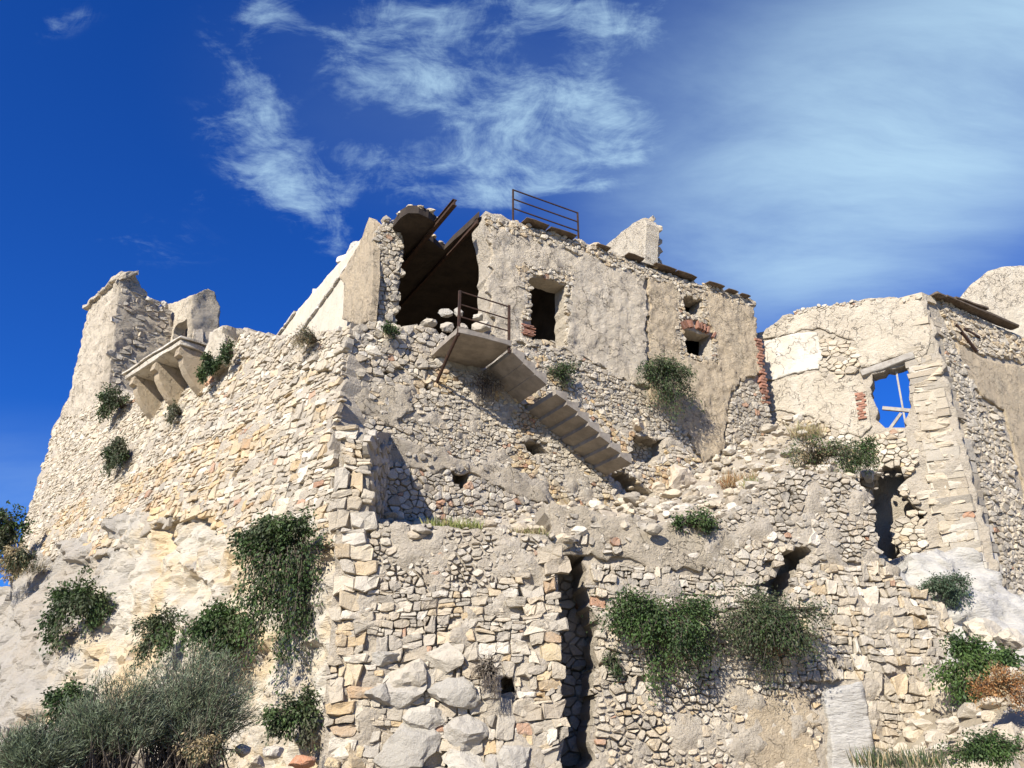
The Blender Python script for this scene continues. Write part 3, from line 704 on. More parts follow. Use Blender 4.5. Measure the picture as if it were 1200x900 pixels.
# ------------------------------------------------------------------ niche wall behind the ledge
niche = empty('niche_wall', NW.pos(4, 5), 'plastered wall of the small shaded niche above the front wall', 'wall')
HN = [(531, 552), (540, 546), (551, 549), (552, 566), (540, 572), (530, 566)]
NP = [(415, 498), (435, 505), (480, 518), (520, 530), (560, 545), (600, 548), (640, 565), (652, 590), (655, 650), (415, 650)]
sheet('wall_core', NW, NP, M['mortar'], niche, off=-.05, amp=.06, res=.18, rag=.1, thick=.8, seed=41, holes=[HN])
sheet('rubble_fill', NW, [(500, 530), (600, 560), (600, 600), (500, 600)], M['mortar'], niche, off=-.8, amp=.1, res=.3, thick=.2, seed=42)
sheet('plaster_patch', NW, [(432, 507), (480, 520), (520, 532), (560, 547), (598, 550), (635, 570), (640, 590), (618, 586), (590, 575), (560, 560), (530, 548), (505, 555), (470, 545), (450, 550), (432, 552)], M['plaster_rough'], niche, off=.03, amp=.07, res=.085, rag=.15, thick=.12, seed=43)
stones('niche', NW, [(425, 540), (470, 545), (505, 555), (530, 548), (560, 560), (618, 586), (645, 592), (655, 650), (420, 650)], h=.16, asp=1.3, pal=GREY, prot=(.02, .2), seed=18, jit=.5, holes=[HN], red=.05)
stones('niche', NW, [(435, 512), (520, 534), (598, 554), (632, 574), (560, 556), (505, 552), (435, 550)], h=.14, asp=1.3, pal=GREY, prot=(.0, .05), seed=72, off=.03, jit=.6, fill=.3, gap=.03)
flush('niche', niche)

# ------------------------------------------------------------------ rubble wall under the house
upper = empty('rubble_wall', UW.pos(7, 6.5), 'steep rubble wall of small stones under the house, behind the broken staircase', 'wall')
HU = [[(737, 515), (760, 511), (780, 516), (778, 535), (765, 546), (742, 540)], [(603, 518), (622, 514), (640, 522), (645, 535), (625, 532)], [(712, 552), (730, 553), (760, 575), (785, 596), (770, 600), (735, 582)]]
UP_ = [(410, 384), (440, 376), (470, 384), (500, 384), (540, 398), (590, 405), (625, 412), (655, 430), (690, 462), (720, 500), (760, 508), (800, 520), (830, 545), (850, 575), (860, 620), (700, 640), (650, 640), (640, 600), (628, 575), (600, 556), (560, 550), (520, 536), (480, 524), (435, 512), (390, 512), (400, 440)]
sheet('wall_core', UW, UP_, M['mortar'], upper, off=-.03, amp=.18, res=.10, rag=.22, thick=.9, seed=51, holes=HU)
sheet('rubble_fill', UW, [(560, 480), (820, 500), (840, 620), (560, 600)], M['mortar'], upper, off=-.7, amp=.2, res=.3, thick=.3, seed=52)
def ut(s, z, c, rng):
    f = fr((s * .6, z * .6, 14), 1.0, 3)
    return rng.choice(OCHRE) if f > .22 else c
stones('up', UW, [(410, 386), (440, 378), (470, 386), (505, 386), (530, 400), (520, 420), (490, 445), (470, 435), (430, 440), (400, 440)], h=.185, asp=1.3, pal=GREY + CREAM, prot=(.02, .2), seed=19, jit=.6, split=.35, red=.03)
stones('up', UW, [(400, 440), (430, 440), (470, 435), (500, 440), (500, 470), (480, 490), (500, 520), (530, 537), (480, 524), (435, 512), (390, 512)], h=.145, asp=1.35, pal=GREY + WARM, prot=(.0, .1), seed=20, jit=.5, split=.3, off=-.02)
stones('up', UW, [(500, 440), (520, 420), (560, 445), (600, 470), (640, 490), (690, 545), (640, 570), (560, 545), (520, 532), (480, 490), (500, 470)], h=.105, asp=1.35, pal=GREY + CREAM, prot=(.0, .09), seed=21, jit=.5, split=.25, holes=HU, tint=ut, red=.01)
stones('up', UW, [(690, 545), (640, 490), (600, 470), (590, 410), (625, 414), (655, 432), (690, 464), (720, 502), (760, 510), (800, 522), (830, 547), (850, 577), (858, 620), (700, 640), (650, 640), (640, 600), (630, 575)], h=.125, asp=1.35, pal=GREY + CREAM + OCHRE[:3], prot=(.0, .11), seed=22, jit=.5, split=.3, holes=HU, tint=ut, red=.02)
flush('up', upper)
sheet('plaster_patch', UW, [(412, 455), (445, 450), (478, 460), (482, 486), (462, 500), (430, 496), (414, 480)], M['plaster_rough'], upper, off=.06, amp=.08, res=.085, rag=.25, thick=.16, seed=53)
for k, (px, py, rx, ry) in enumerate([(792, 565, 22, 24), (770, 575, 12, 9), (812, 585, 14, 12), (745, 500, 10, 8)]):
    c = UW.at(px, py, .1); m = depth(c) / FPX
    boulder('block', c, (rx * m, .45, ry * m), 340 + k, (.56, .47, .35), parent=upper, n=3)
# ------------------------------------------------------------------ the house
house = empty('ruined_house', H0 + dF * 5 + UP * 10, 'flat roofed ruined house with cracked plaster facade, doorway high up and collapsed corner', 'house')
DOOR = [(621, 322), (664, 334), (664, 407), (625, 397)]
WIN1 = [(801, 344), (823, 352), (822, 371), (802, 367)]
WIN2 = [(802, 385), (834, 393), (833, 419), (805, 415)]
FP = [(565, 262), (571, 246), (600, 256), (640, 270), (690, 286), (735, 302), (770, 316), (830, 335), (882, 350), (886, 395), (893, 440), (902, 478), (905, 495), (895, 560), (800, 590), (720, 530), (650, 470), (575, 430), (571, 380), (572, 300)]
fac = sheet('facade_wall', FW, FP, M['mortar'], house, off=-.06, amp=.04, res=.17, rag=.07, thick=.6, seed=61, holes=[DOOR, WIN1, WIN2])
def grow(p, k):
    cx = sum(a[0] for a in p) / len(p); cy = sum(a[1] for a in p) / len(p); return [(cx + (a[0] - cx) * (1 + k), cy + (a[1] - cy) * (1 + k * .8)) for a in p]
sheet('plaster', FW, [(573, 262), (600, 273), (640, 284), (690, 299), (756, 324), (757, 380), (758, 450), (745, 452), (720, 440), (700, 424), (668, 413), (640, 410), (618, 404), (578, 398), (574, 340)], M['plaster'], house, off=.03, amp=.06, res=.055, rag=.16, thick=.13, seed=62, sc=2.0,
      holes=[[(616, 314), (640, 318), (668, 328), (666, 380), (667, 410), (630, 403), (612, 396), (619, 350)]])
sheet('plaster', FW, [(760, 326), (800, 336), (884, 357), (886, 395), (890, 438), (868, 446), (856, 462), (851, 488), (848, 528), (828, 546), (810, 524), (798, 500), (778, 486), (762, 470)], M['plaster_ochre'], house, off=.035, amp=.065, res=.055, rag=.2, thick=.135, seed=63, sc=2.0,
      holes=[[(796, 338), (828, 348), (828, 374), (836, 390), (838, 424), (800, 418), (795, 380)]])
stones('fac', FW, [(566, 250), (600, 258), (690, 287), (770, 318), (884, 352), (884, 360), (800, 338), (756, 326), (690, 302), (640, 287), (600, 276), (572, 266)], h=.11, asp=1.5, pal=CREAM + WARM, prot=(.0, .1), seed=31, jit=.5, red=.01)
stones('fac', FW, [(606, 308), (640, 312), (672, 322), (668, 336), (668, 412), (676, 424), (622, 406), (610, 398), (613, 350)], h=.12, asp=1.3, pal=CREAM + WARM, prot=(.0, .08), seed=32, jit=.4, holes=[DOOR, [(611, 374), (627, 376), (627, 397), (613, 394)]])
stones('fac', FW, [(792, 334), (830, 346), (830, 374), (838, 390), (841, 426), (798, 420), (791, 380)], h=.12, asp=1.2, pal=CREAM + WARM, prot=(.0, .07), seed=33, holes=[WIN1, WIN2, [(800, 373), (836, 381), (836, 394), (800, 387)]])
stones('fac', FW, [(578, 398), (620, 405), (668, 414), (700, 426), (745, 454), (762, 472), (780, 488), (798, 502), (812, 526), (790, 590), (720, 530), (650, 470), (578, 425)], h=.115, asp=1.35, pal=GREY + CREAM, prot=(.0, .1), seed=34, jit=.5, split=.3)
stones('fac', FW, [(868, 448), (886, 446), (896, 470), (904, 492), (896, 562), (830, 575), (828, 548), (850, 530), (853, 490), (858, 464)], h=.13, asp=1.4, pal=GREY, prot=(.02, .10), seed=35, jit=.35)
flush('fac', fac, limit=300, minpx=6)
def bricks(parent, items):
    for (c, ax, ay, az, s, seed) in items:
        r = random.Random(seed); k = r.uniform(.55, 1.05)
        if r.random() < .13: continue
        c = Vector(c) - ay * r.uniform(0, .035); V, F = box_geo(c, ax, ay, az, s)
        V = [v + Vector((r.gauss(0, .004), r.gauss(0, .004), r.gauss(0, .004))) for v in V]
        mesh_obj('brick', V, F, M['brick'], parent, np.array((.38 * k, .185 * k, .12 * k)))
L = []
a0, z1 = FW.hit(611, 379); a1, z0 = FW.hit(626, 395)
nz = 7; dz = (z1 - z0) / nz
for r in range(nz):
    for c in range(2): w = (a1 - a0) / 2; L.append((FW.pos(a0 + w * (c + .5) + (.05 if r % 2 else -.02), z0 + dz * (r + .5), .0), dF, nF, UP, (w - .02, .12, dz - .015), r * 9 + c))
a0, zc = FW.hit(801, 386); a1, zd = FW.hit(835, 393)                # brick arch over the small window
nb_ = 11; mid = (a0 + a1) / 2; R = (a1 - a0) * .95; wz = FW.hit(802, 385)[1]
for k in range(nb_):
    th = math.radians(-34 + 68 * k / (nb_ - 1)); cx = mid + R * math.sin(th); cz = wz - R * .78 + R * math.cos(th)
    ax = (dF * math.cos(th) - UP * math.sin(th)); az = (dF * math.sin(th) + UP * math.cos(th))
    L.append((FW.pos(cx, cz + .02, .02), ax, nF, az, (.075, .16, .27), 200 + k))
for r in range(22):                                                  # brick quoin on the far end
    f = (r + .5) / 22; u, z = FW.hit(889 + 9 * f, 398 + 76 * f)
    for c in range(2): L.append((FW.pos(u - .02 - .16 * c + (.07 if r % 2 else 0), z, .02), dF, nF, UP, (.15, .16, .085), 300 + r * 2 + c))
bricks(fac, L)
# the left side wall: long cream wall, a thicker plastered end, torn rubble cross section
LP_ = [(325, 398), (345, 368), (378, 330), (415, 288), (440, 262), (446, 268), (440, 330), (432, 380), (430, 400), (380, 405)]
side = sheet('side_wall', LW, LP_, M['plaster_cream'], house, off=0, amp=.02, res=.16, rag=.03, thick=.75, seed=64)
cop = [LW.hit(x, y) for x, y in ((322, 400), (347, 366), (378, 330), (413, 290))]
for k in range(3):
    a, b = cop[k], cop[k + 1]; n_ = 4
    for q in range(n_):
        f0, f1 = q / n_, (q + 1) / n_
        p = LW.pos(a[0] + (b[0] - a[0]) * f0, ZR - .02 if k else a[1] + (b[1] - a[1]) * f0, .0); p2 = LW.pos(a[0] + (b[0] - a[0]) * f1, ZR - .02 if k else a[1] + (b[1] - a[1]) * f1, .0)
        d = (p2 - p).normalized(); rough_block('coping_stone', (p + p2) / 2 - nL * .2, d, nL, d.cross(nL), ((p2 - p).length - .02, .62, .17), 'plaster_white', side, 3, .03, seed=k * 5 + q)
for (x, y, s) in ((366, 345, .55), (408, 293, .6), (395, 305, .4)):
    c = LW.at(x, y, -.35); boulder('coping_lump', c + UP * .1, (s, s * .7, s * .75), int(x), (.58, .53, .44), parent=side, n=3, mat='plaster_white')
endp = sheet('end_pilaster', LW, [(408, 375), (411, 335), (405, 327), (418, 305), (432, 280), (440, 258), (446, 262), (445, 330), (441, 378), (428, 383)], M['plaster_ochre'], house, off=.22, amp=.03, res=.09, rag=.05, thick=.22, seed=65)
EW_o = LW.at(441, 330, .22); EW_o.z = 0
EW = W2(EW_o, EW_o + dF * 1.6)
tor = sheet('torn_wall_end', EW, [(440, 268), (452, 262), (462, 262), (471, 275), (470, 300), (466, 340), (464, 385), (440, 388)], M['mortar'], house, off=.03, amp=.12, res=.1, rag=.08, thick=.7, seed=66)
stones('tor', EW, [(439, 268), (452, 258), (462, 260), (472, 275), (470, 300), (467, 340), (465, 388), (439, 390)], h=.15, asp=1.3, pal=CREAM + GREY, prot=(.02, .2), seed=36, jit=.6, split=.3, off=.06)
flush('tor', tor, minpx=5)
# roof slab with its broken edge
def prism(name, pts, z0, z1, mat, parent, amp=.0):
    n = len(pts); V = [Vector((p.x, p.y, z1)) for p in pts] + [Vector((p.x, p.y, z0)) for p in pts]
    V = [v + Vector((fr(v, 2, 3), fr(v + UP * 3, 2, 3), fr(v - UP * 3, 2, 3))) * amp for v in V]
    return mesh_obj(name, V, [tuple(range(n)), tuple(range(n, 2 * n))[::-1]] + [(i, i + n, (i + 1) % n + n, (i + 1) % n) for i in range(n)], mat, parent)
def hx(px, py, z):
    r = ray(px, py); return r * (z / r.z)
zu = ZR - .22
def hx2(px, py): v = hx(px, py, zu); return V2(v.x, v.y)
roofpts = [hx2(472, 300), hx2(474, 286), hx2(480, 284), hx2(489, 279), hx2(495, 277), hx2(500, 281), hx2(507, 284), hx2(514, 290), hx2(521, 293), hx2(531, 282), hx2(541, 273), hx2(552, 263), hx2(562, 254),
           hx2(562, 254) + dF * .3 + dL * .5, H0 + dF * 14.3 + dL * .3, H0 + dF * 14.3 + dL * 12, H0 + dL * 12 + dF * .5, H0 + dL * 4.4 + dF * .5]
roof = prism('roof_slab', roofpts, zu, ZR + .0, M['shade_dark'], house, .03)
slab = [hx2(461, 266), hx2(468, 255), hx2(478, 249), hx2(490, 249), hx2(502, 254), hx2(511, 262), hx2(503, 272), hx2(494, 279), hx2(482, 292), hx2(470, 302)]
sb = prism('broken_slab', slab, zu - .02, ZR + .06, M['shade_dark'], roof, .05)
r_ = random.Random(5)
for k in range(26):                                                  # crumbs on the broken slab edges
    q = random.Random(k).choice([slab[1], slab[2], slab[3], slab[4], slab[5], roofpts[5], roofpts[6], roofpts[7], roofpts[8]])
    c = Vector((q.x + r_.gauss(0, .05), q.y + .1 + r_.gauss(0, .05), ZR + r_.uniform(.02, .08))); s = r_.uniform(.05, .14)
    boulder('crumb', c, (s * 1.3, s, s * .7), 500 + k, r_.choice(WARM), parent=roof, n=2)
for (a, b, w) in (((533, 237), (455, 317), .14), ((566, 252), (470, 350), .10)):
    e0 = hx(*a, zu - .06); e1 = e0 + dL * (6.0 if w > .13 else 7.5)
    if w < .13: e0 = e0 + dL * .35
    for dz_, ww, hh in ((0, .05, .2), (.1, w, .025), (-.1, w, .025)):
        if ww == .05: V, F = bar_geo(e0, e1, ww, hh)
        else:
            v, f = bar_geo(e0 + UP * dz_, e1 + UP * dz_, ww, hh); b0 = len(V); V += v; F += [tuple(i + b0 for i in g) for g in f]
    mesh_obj('roof_beam', V, F, M['rust'], roof)
# inner and rear walls, floor, far end
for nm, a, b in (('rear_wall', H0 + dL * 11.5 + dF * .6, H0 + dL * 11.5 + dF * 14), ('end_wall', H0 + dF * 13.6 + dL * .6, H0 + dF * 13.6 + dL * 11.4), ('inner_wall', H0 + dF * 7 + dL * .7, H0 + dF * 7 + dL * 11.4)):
    d = (b - a).normalized(); V, F = box_geo((a + b) / 2 + UP * (10 + (zu - 10.02) / 2), d, d.cross(UP), UP, ((b - a).length, .4, zu - 10.02)); mesh_obj(nm, V, F, M['shade_dark'], house)
prism('floor', [H0 + dF * 1.6 + dL * .3, H0 + dF * 13.4 + dL * .6, H0 + dF * 13.4 + dL * 11.3, H0 + dL * 11.3 + dF * .8, H0 + dL * 3 + dF * .8], 9.6, 9.98, M['earth'], house)
# thin dark roof slates along the eaves
r_ = random.Random(8)
for (x0, y0, x1, y1) in ((612, 256, 640, 268), (641, 268, 672, 278), (696, 284, 712, 289), (732, 298, 752, 305), (764, 317, 790, 326), (790, 326, 814, 334), (826, 338, 845, 343), (849, 344, 862, 348), (865, 349, 876, 353)):
    a = FW.at(x0, y0, .0); b = FW.at(x1, y1, .0); a.z = b.z = ZR + .03 + r_.uniform(-.03, .03)
    rough_block('eaves_slate', (a + b) / 2 - nF * .1, (b - a).normalized(), nF, UP, ((b - a).length, .6 + r_.uniform(0, .15), .07), 'dark_wood', roof, 2, .02)
for k in range(60):                                                  # small rubble along the roof edge
    u = r_.uniform(2.9, 14.0); s = r_.uniform(.05, .16); c = FW.pos(u, ZR + s * .3, -r_.uniform(.0, .4))
    boulder('crumb', c, (s * 1.4, s, s * .8), 700 + k, r_.choice(WARM), parent=roof, n=2)
# roof parapet fragment
frag = empty('parapet_fragment', hx(742, 305, ZR), 'wedge of pale wall standing on the house roof near its middle', 'wall')
P0 = hx(756, 308, ZR); P0 = V2(P0.x, P0.y) + dL * .3
GW = W2(P0 + dL * 6, P0)
sheet('wall_core', GW, [(708, 290), (726, 274), (744, 260), (754, 255), (758, 262), (756, 308), (730, 304)], M['plaster_pale'], frag, off=0, amp=.03, res=.12, rag=.04, thick=.55, seed=67)
GE = W2(P0, P0 + dF * .7)
stones('frag', GE, [(755, 257), (764, 255), (771, 268), (773, 312), (756, 310)], h=.2, asp=1.2, pal=WARM, prot=(.02, .2), seed=37, jit=.5)
flush('frag', frag, minpx=4)
sheet('end_core', GE, [(756, 257), (764, 256), (770, 268), (772, 312), (756, 310)], M['mortar'], frag, off=-.05, amp=.04, res=.15, rag=.04, thick=.4, seed=68)

# ------------------------------------------------------------------ landing and broken staircase
stair = empty('stone_staircase', V2(-.4, 19.6) + UP * 7.5, 'broken concrete staircase with landing hanging on the rubble wall below the doorway', 'staircase')
Q0 = V2(-1.365, 18.25); zl = 9.6
def sp_(a, o, z): return Q0 + dF * a - nF * o + UP * z          # a along the facade, o inwards, z up
rough_block('landing_slab', sp_(.79, 1.1, zl + .04), dF, nF, UP, (1.6, 2.25, .2), 'concrete', stair, 5, .02)
run, rise = .34, .232
for k in range(11):
    if k == 3: continue
    a = 1.59 + run * k; z = zl - .10 - rise * k; wd = 2.1
    if k < 3:
        prof = [(a, z - .12), (a + run + .03, z - .12 - rise), (a + run + .03, z - rise + .20), (a, z - rise + .20 + .05)]
    else:
        prof = [(a - .03, z - .085), (a + run * .98, z - rise + .0), (a + run * .98, z - rise * .05 + .05), (a - .03, z - rise * .05 + .05)]
    o0 = 0 if k > 3 else .0
    V = [sp_(p[0], o0, p[1]) for p in prof] + [sp_(p[0], wd, p[1]) for p in prof]
    V = [v + Vector((fr(v, 3, 2), fr(v + UP, 3, 2), fr(v - UP, 3, 2))) * .02 for v in V]
    mesh_obj('step', V, [(0, 1, 2, 3), (7, 6, 5, 4), (0, 4, 5, 1), (1, 5, 6, 2), (2, 6, 7, 3), (3, 7, 4, 0)], M['concrete'], stair)
V, F = tube_geo([sp_(.03, .03, zl - .02), (sp_(.03, .03, zl) + UW.at(511, 449, .02)) / 2 + UP * .02, UW.at(511, 449, .02)], .045, 7)
mesh_obj('brace', V, F, M['rust'], stair)
rail = empty('landing_railing', sp_(.05, .05, zl), 'thin rusted railing with two posts on the staircase landing', 'railing')
ps = [sp_(.04, .06, zl + .1), sp_(1.52, .06, zl - .02)]
tops = [1.12, 1.22]
for p, h_ in zip(ps, tops):
    V, F = bar_geo(p - UP * .2, p + UP * h_, .06, .06, up=nF); mesh_obj('post', V, F, M['rust'], rail)
for h_ in (1.1, .72, .36):
    V, F = bar_geo(ps[0] + UP * (h_ + .0), ps[1] + UP * (h_ + .08), .028, .028); mesh_obj('rail', V, F, M['rust'], rail)
# big stones heaped in the collapsed corner behind the landing
r_ = random.Random(12)
names = {}
for k, (px, py, rx, ry, lab) in enumerate([
        (505, 377, 13, 9, 'squarish pale stone left of the landing at the collapsed corner'), (526, 365, 12, 8, 'pale stone leaning at the top of the heap behind the railing post'),
        (507, 393, 11, 9, 'flat faced pale stone just left of the landing slab'), (563, 369, 11, 7, 'grey stone lying on top of a darker block behind the railing'),
        (567, 381, 13, 11, 'lichen grey block behind the landing railing'), (541, 364, 8, 8, 'small pale stone behind the left railing post'),
        (488, 386, 12, 8, 'rounded pale stone heaped left of the collapsed corner'), (545, 382, 9, 8, 'small white stone on the landing by the left post'),
        (470, 392, 13, 9, 'low pale stone below the torn wall end'), (527, 381, 10, 8, 'tan stone tucked behind the landing edge'),
        (452, 388, 13, 10, 'pale stone at the foot of the torn wall end'), (425, 396, 13, 10, 'pale stone below the plastered wall end'), (437, 402, 9, 7, 'small stone below the plastered wall end')]):
    c = UW.at(px, py, -.15) if px > 480 else UW.at(px, py, -.05); m = depth(c) / FPX * .82
    boulder('fallen_stone', c, (rx * m * 1.1, rx * m * .9, ry * m * 1.15), 800 + k, r_.choice([(.40, .365, .30), (.46, .42, .34), (.37, .34, .285), (.44, .385, .30)]), lab, 'stone', 'stones heaped at the collapsed corner', n=3)
# railing on the roof
rr = empty('roof_railing', FW.at(604, 256, -.1), 'dark metal railing with three rails on the house roof edge', 'railing')
p0 = FW.at(604, 255, -.15); p1 = FW.at(681, 279, -.15); p0.z = p1.z = ZR
def up_to(p, px, py):
    h = 0
    r = ray(px, py); k = (p.y / r.y); return r.z * k
h0 = up_to(p0, 604, 222) - ZR; h1 = up_to(p1, 681, 249) - ZR
for p, h_ in ((p0, h0), (p1, h1)):
    V, F = bar_geo(p, p + UP * h_, .05, .05, up=nF); mesh_obj('post', V, F, M['rust'], rr)
for f in (1.0, .71, .42):
    V, F = bar_geo(p0 + UP * (h0 * f - .015), p1 + UP * (h1 * f - .015), .035, .035); mesh_obj('rail', V, F, M['rust'], rr)
# ------------------------------------------------------------------ tower stump and balcony on the bastion
tow = empty('tower_ruin', BW.at(137, 470), 'tall broken tower stump with cracked side and worn coping at the far left', 'tower')
P1 = BW.at(131, 460); P1.z = 0
TLw = W2(P1 + dB * 8, P1); dT = V2(.669, .743); TRw = W2(P1, P1 + dT * 8)
P2 = TRw.at(199, 400); P2.z = 0
sheet('left_face', TLw, [(104, 361), (118, 348), (134, 333), (140, 327), (134, 400), (128, 470), (118, 485), (72, 490), (84, 455), (95, 405)], M['plaster'], tow, off=.02, amp=.10, res=.09, rag=.08, thick=.7, seed=71)
tf = sheet('right_face', TRw, [(140, 327), (157, 322), (163, 330), (166, 340), (168, 348), (180, 351), (184, 357), (192, 362), (199, 368), (203, 380), (203, 445), (124, 475)], M['plaster_rough'], tow, off=0, amp=.06, res=.1, rag=.05, thick=.6, seed=72)
stones('tow', TRw, [(140, 328), (160, 324), (168, 348), (182, 352), (200, 368), (202, 440), (125, 470)], h=.24, asp=1.9, pal=GREY, prot=(-.02, .05), seed=41, off=.0, gap=.03, fill=.8)
flush('tow', tf, minpx=5)
for k, ((x0, y0), (x1, y1)) in enumerate((((102, 362), (119, 347)), ((120, 346), (133, 334)), ((133, 332), (146, 321)))):
    a, b = TLw.at(x0, y0, .05), TLw.at(x1, y1, .05); d = (b - a).normalized(); rough_block('coping_stone', (a + b) / 2 - nB * .2, d, nB, d.cross(nB), ((b - a).length, .75, .24), 'plaster', tow, 4, .09)
a = TRw.at(141, 325); b = TRw.at(161, 321)
rough_block('coping_stone', (a + b) / 2 - V2(.743, -.669) * .2, (b - a).normalized(), V2(.743, -.669), UP, ((b - a).length, .75, .3), 'plaster_rough', tow, 4, .08)
for k, (px, py, rx, ry) in enumerate(((174, 351, 9, 5), (150, 326, 8, 5), (196, 357, 4, 7))):
    c = TRw.at(px, py, -.2); m = depth(c) / FPX; boulder('loose_block', c, (rx * m, .4, ry * m), 900 + k, (.48, .44, .37), parent=tow, n=3)
# a second stump with an arched opening
st2 = empty('arched_stump', P2 + UP * 12, 'short wall stump with a small arched opening behind the stone balcony', 'wall')
T3 = W2(P2, P2 - dB * 6); P3 = T3.at(224, 400); P3.z = 0; T4 = W2(P3, P3 + dT * 5)
ARCH = [(201, 404), (203, 390), (206, 383), (211, 378), (217, 375), (222, 374), (223, 404)]
sheet('left_face', T3, [(195, 372), (196, 357), (206, 354), (222, 347), (228, 345), (226, 410), (195, 420)], M['plaster'], st2, off=.0, amp=.04, res=.09, rag=.03, thick=.45, seed=73, holes=[ARCH])
sheet('right_face', T4, [(225, 346), (243, 338), (252, 342), (254, 352), (258, 360), (257, 390), (250, 408), (222, 412)], M['plaster_rough'], st2, off=0, amp=.05, res=.1, rag=.06, thick=.3, seed=74)
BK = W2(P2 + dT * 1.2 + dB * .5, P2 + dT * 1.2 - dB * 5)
sheet('inner_face', BK, [(190, 365), (226, 352), (226, 420), (190, 420)], M['shade_dark'], st2, off=0, amp=.04, res=.2, thick=.3, seed=75)
# plastered pier beside the balcony
pr = empty('plastered_pier', BW.at(268, 430), 'blocky pale plastered pier between the balcony and the bushes on the bastion top', 'pier')
c = BW.at(270, 412, .05); c.z -= .1
rough_block('pier_block', c - nB * .05, dB, nB, UP, (1.15, 1.3, 1.5), 'plaster_pale', pr, 7, .13, bev=.06)

bal = empty('stone_balcony', BW.at(215, 450), 'projecting stone balcony on three curved corbels beside the tower', 'balcony')
Hb = BW.at(257, 413); zb = Hb.z
C1 = hx(213, 397, zb); prot_ = (C1 - Hb).dot(nB)
Cl = hx(147, 440, zb); lenb = (Cl - C1).dot(dB); base = C1 - nB * prot_; base.z = zb
rough_block('balcony_slab', base + dB * lenb / 2 + nB * (prot_ / 2 - .1) - UP * .10, dB, nB, UP, (lenb, prot_ + .25, .22), 'plaster_white', bal, 6, .04)
rough_block('slab_lip', base + dB * (lenb / 2 + .05) + nB * (prot_ / 2 - .1) + UP * .065, dB, nB, UP, (lenb + .2, prot_ + .4, .10), 'plaster_white', bal, 6, .04)
for k, f in enumerate((.06, .47, .86)):
    w = .34; cb = base + dB * (lenb * f); prof = []
    for (o, z) in ((-.3, -.22), (prot_ - .05, -.22), (prot_ - .02, -.50), (prot_ - .18, -.56), (prot_ - .24, -.78), (prot_ - .42, -1.05), (prot_ - .75, -1.38), (.12, -1.72), (-.05, -1.86), (-.3, -1.9)): prof.append((o, z))
    n = len(prof); V = [cb + nB * o + UP * z + dB * (s * w / 2) for s in (-1, 1) for o, z in prof]
    V = [v + Vector((fr(v, 2.5, 3), fr(v + UP, 2.5, 3), fr(v - UP, 2.5, 3))) * .03 for v in V]
    mesh_obj('corbel', V, [tuple(range(n))[::-1], tuple(range(n, 2 * n))] + [(i, (i + 1) % n, (i + 1) % n + n, i + n) for i in range(n)], M['corbel'] if 'corbel' in M else M['plaster_ochre'], bal)

# ------------------------------------------------------------------ right building
rb = empty('roofless_building', RC + UP * 8, 'roofless pale building on the right with a window open to the sky', 'building')
RWIN = [(1020, 440), (1061, 426), (1064, 440), (1068, 472), (1062, 499), (1048, 503), (1031, 496), (1025, 470)]
RBR = [(1033, 545), (1055, 547), (1060, 560), (1067, 557), (1053, 577), (1082, 597), (1080, 613), (1066, 600), (1047, 613), (1043, 633), (1055, 643), (1050, 670), (1037, 650), (1020, 640), (1018, 583)]
RP = [(868, 396), (894, 388), (912, 374), (937, 362), (976, 357), (1007, 352), (1045, 347), (1083, 345), (1106, 430), (1130, 520), (1152, 600), (1182, 705), (1190, 760), (1060, 760), (1010, 660), (1000, 600), (900, 570), (868, 500)]
rf = sheet('front_face', RL, RP, M['mortar'], rb, off=-.03, amp=.10, res=.14, rag=.16, thick=.6, seed=81, holes=[RWIN, RBR])
sheet('plaster', RL, [(870, 400), (896, 391), (937, 365), (976, 360), (1040, 350), (1078, 349), (1092, 400), (1075, 430), (1072, 412), (1008, 432), (1000, 400), (960, 385), (935, 388), (870, 404)], M['plaster_pale'], rb, off=.03, amp=.035, res=.1, rag=.1, thick=.1, seed=82)
sheet('plaster', RL, [(870, 406), (935, 391), (958, 389), (964, 420), (960, 432), (935, 437), (872, 453)], M['plaster_white'], rb, off=.03, amp=.03, res=.1, rag=.08, thick=.1, seed=83)
sheet('plaster', RL, [(872, 456), (935, 440), (962, 436), (972, 450), (1000, 440), (1012, 450), (1022, 500), (1010, 512), (985, 505), (955, 490), (930, 484), (875, 480)], M['plaster_pale'], rb, off=.03, amp=.03, res=.1, rag=.08, thick=.1, seed=84)
stones('rf', RL, [(958, 389), (1000, 402), (1008, 436), (972, 450), (962, 434), (966, 420)], h=.15, asp=1.8, pal=CREAM, prot=(.0, .08), seed=51, jit=.4)
stones('rf', RL, [(875, 484), (955, 492), (1010, 514), (1060, 502), (1075, 540), (1060, 570), (1085, 600), (1100, 700), (1060, 720), (1000, 600), (925, 560)], h=.15, asp=1.5, pal=CREAM + GREY + WARM, prot=(.0, .12), seed=52, jit=.5, holes=[RWIN, RBR])
courses('rf', RL, [(1068, 430), (1084, 400), (1092, 430), (1114, 520), (1134, 600), (1164, 712), (1130, 705), (1100, 650), (1080, 540), (1070, 500)], h=.26, asp=2.0, pal=CREAM[:5], prot=(-.01, .03), seed=53, gap=.008, jit=.12, split=.08, holes=[grow(RWIN, .5)], big=.03, wave=.12, rough=.03)
stones('rf', RL, [(896, 388), (937, 362), (1007, 352), (1083, 345), (1083, 351), (1007, 358), (937, 368), (898, 394)], h=.12, asp=1.5, pal=GREY, prot=(.0, .08), seed=58, jit=.5)
flush('rf', rf, minpx=7)
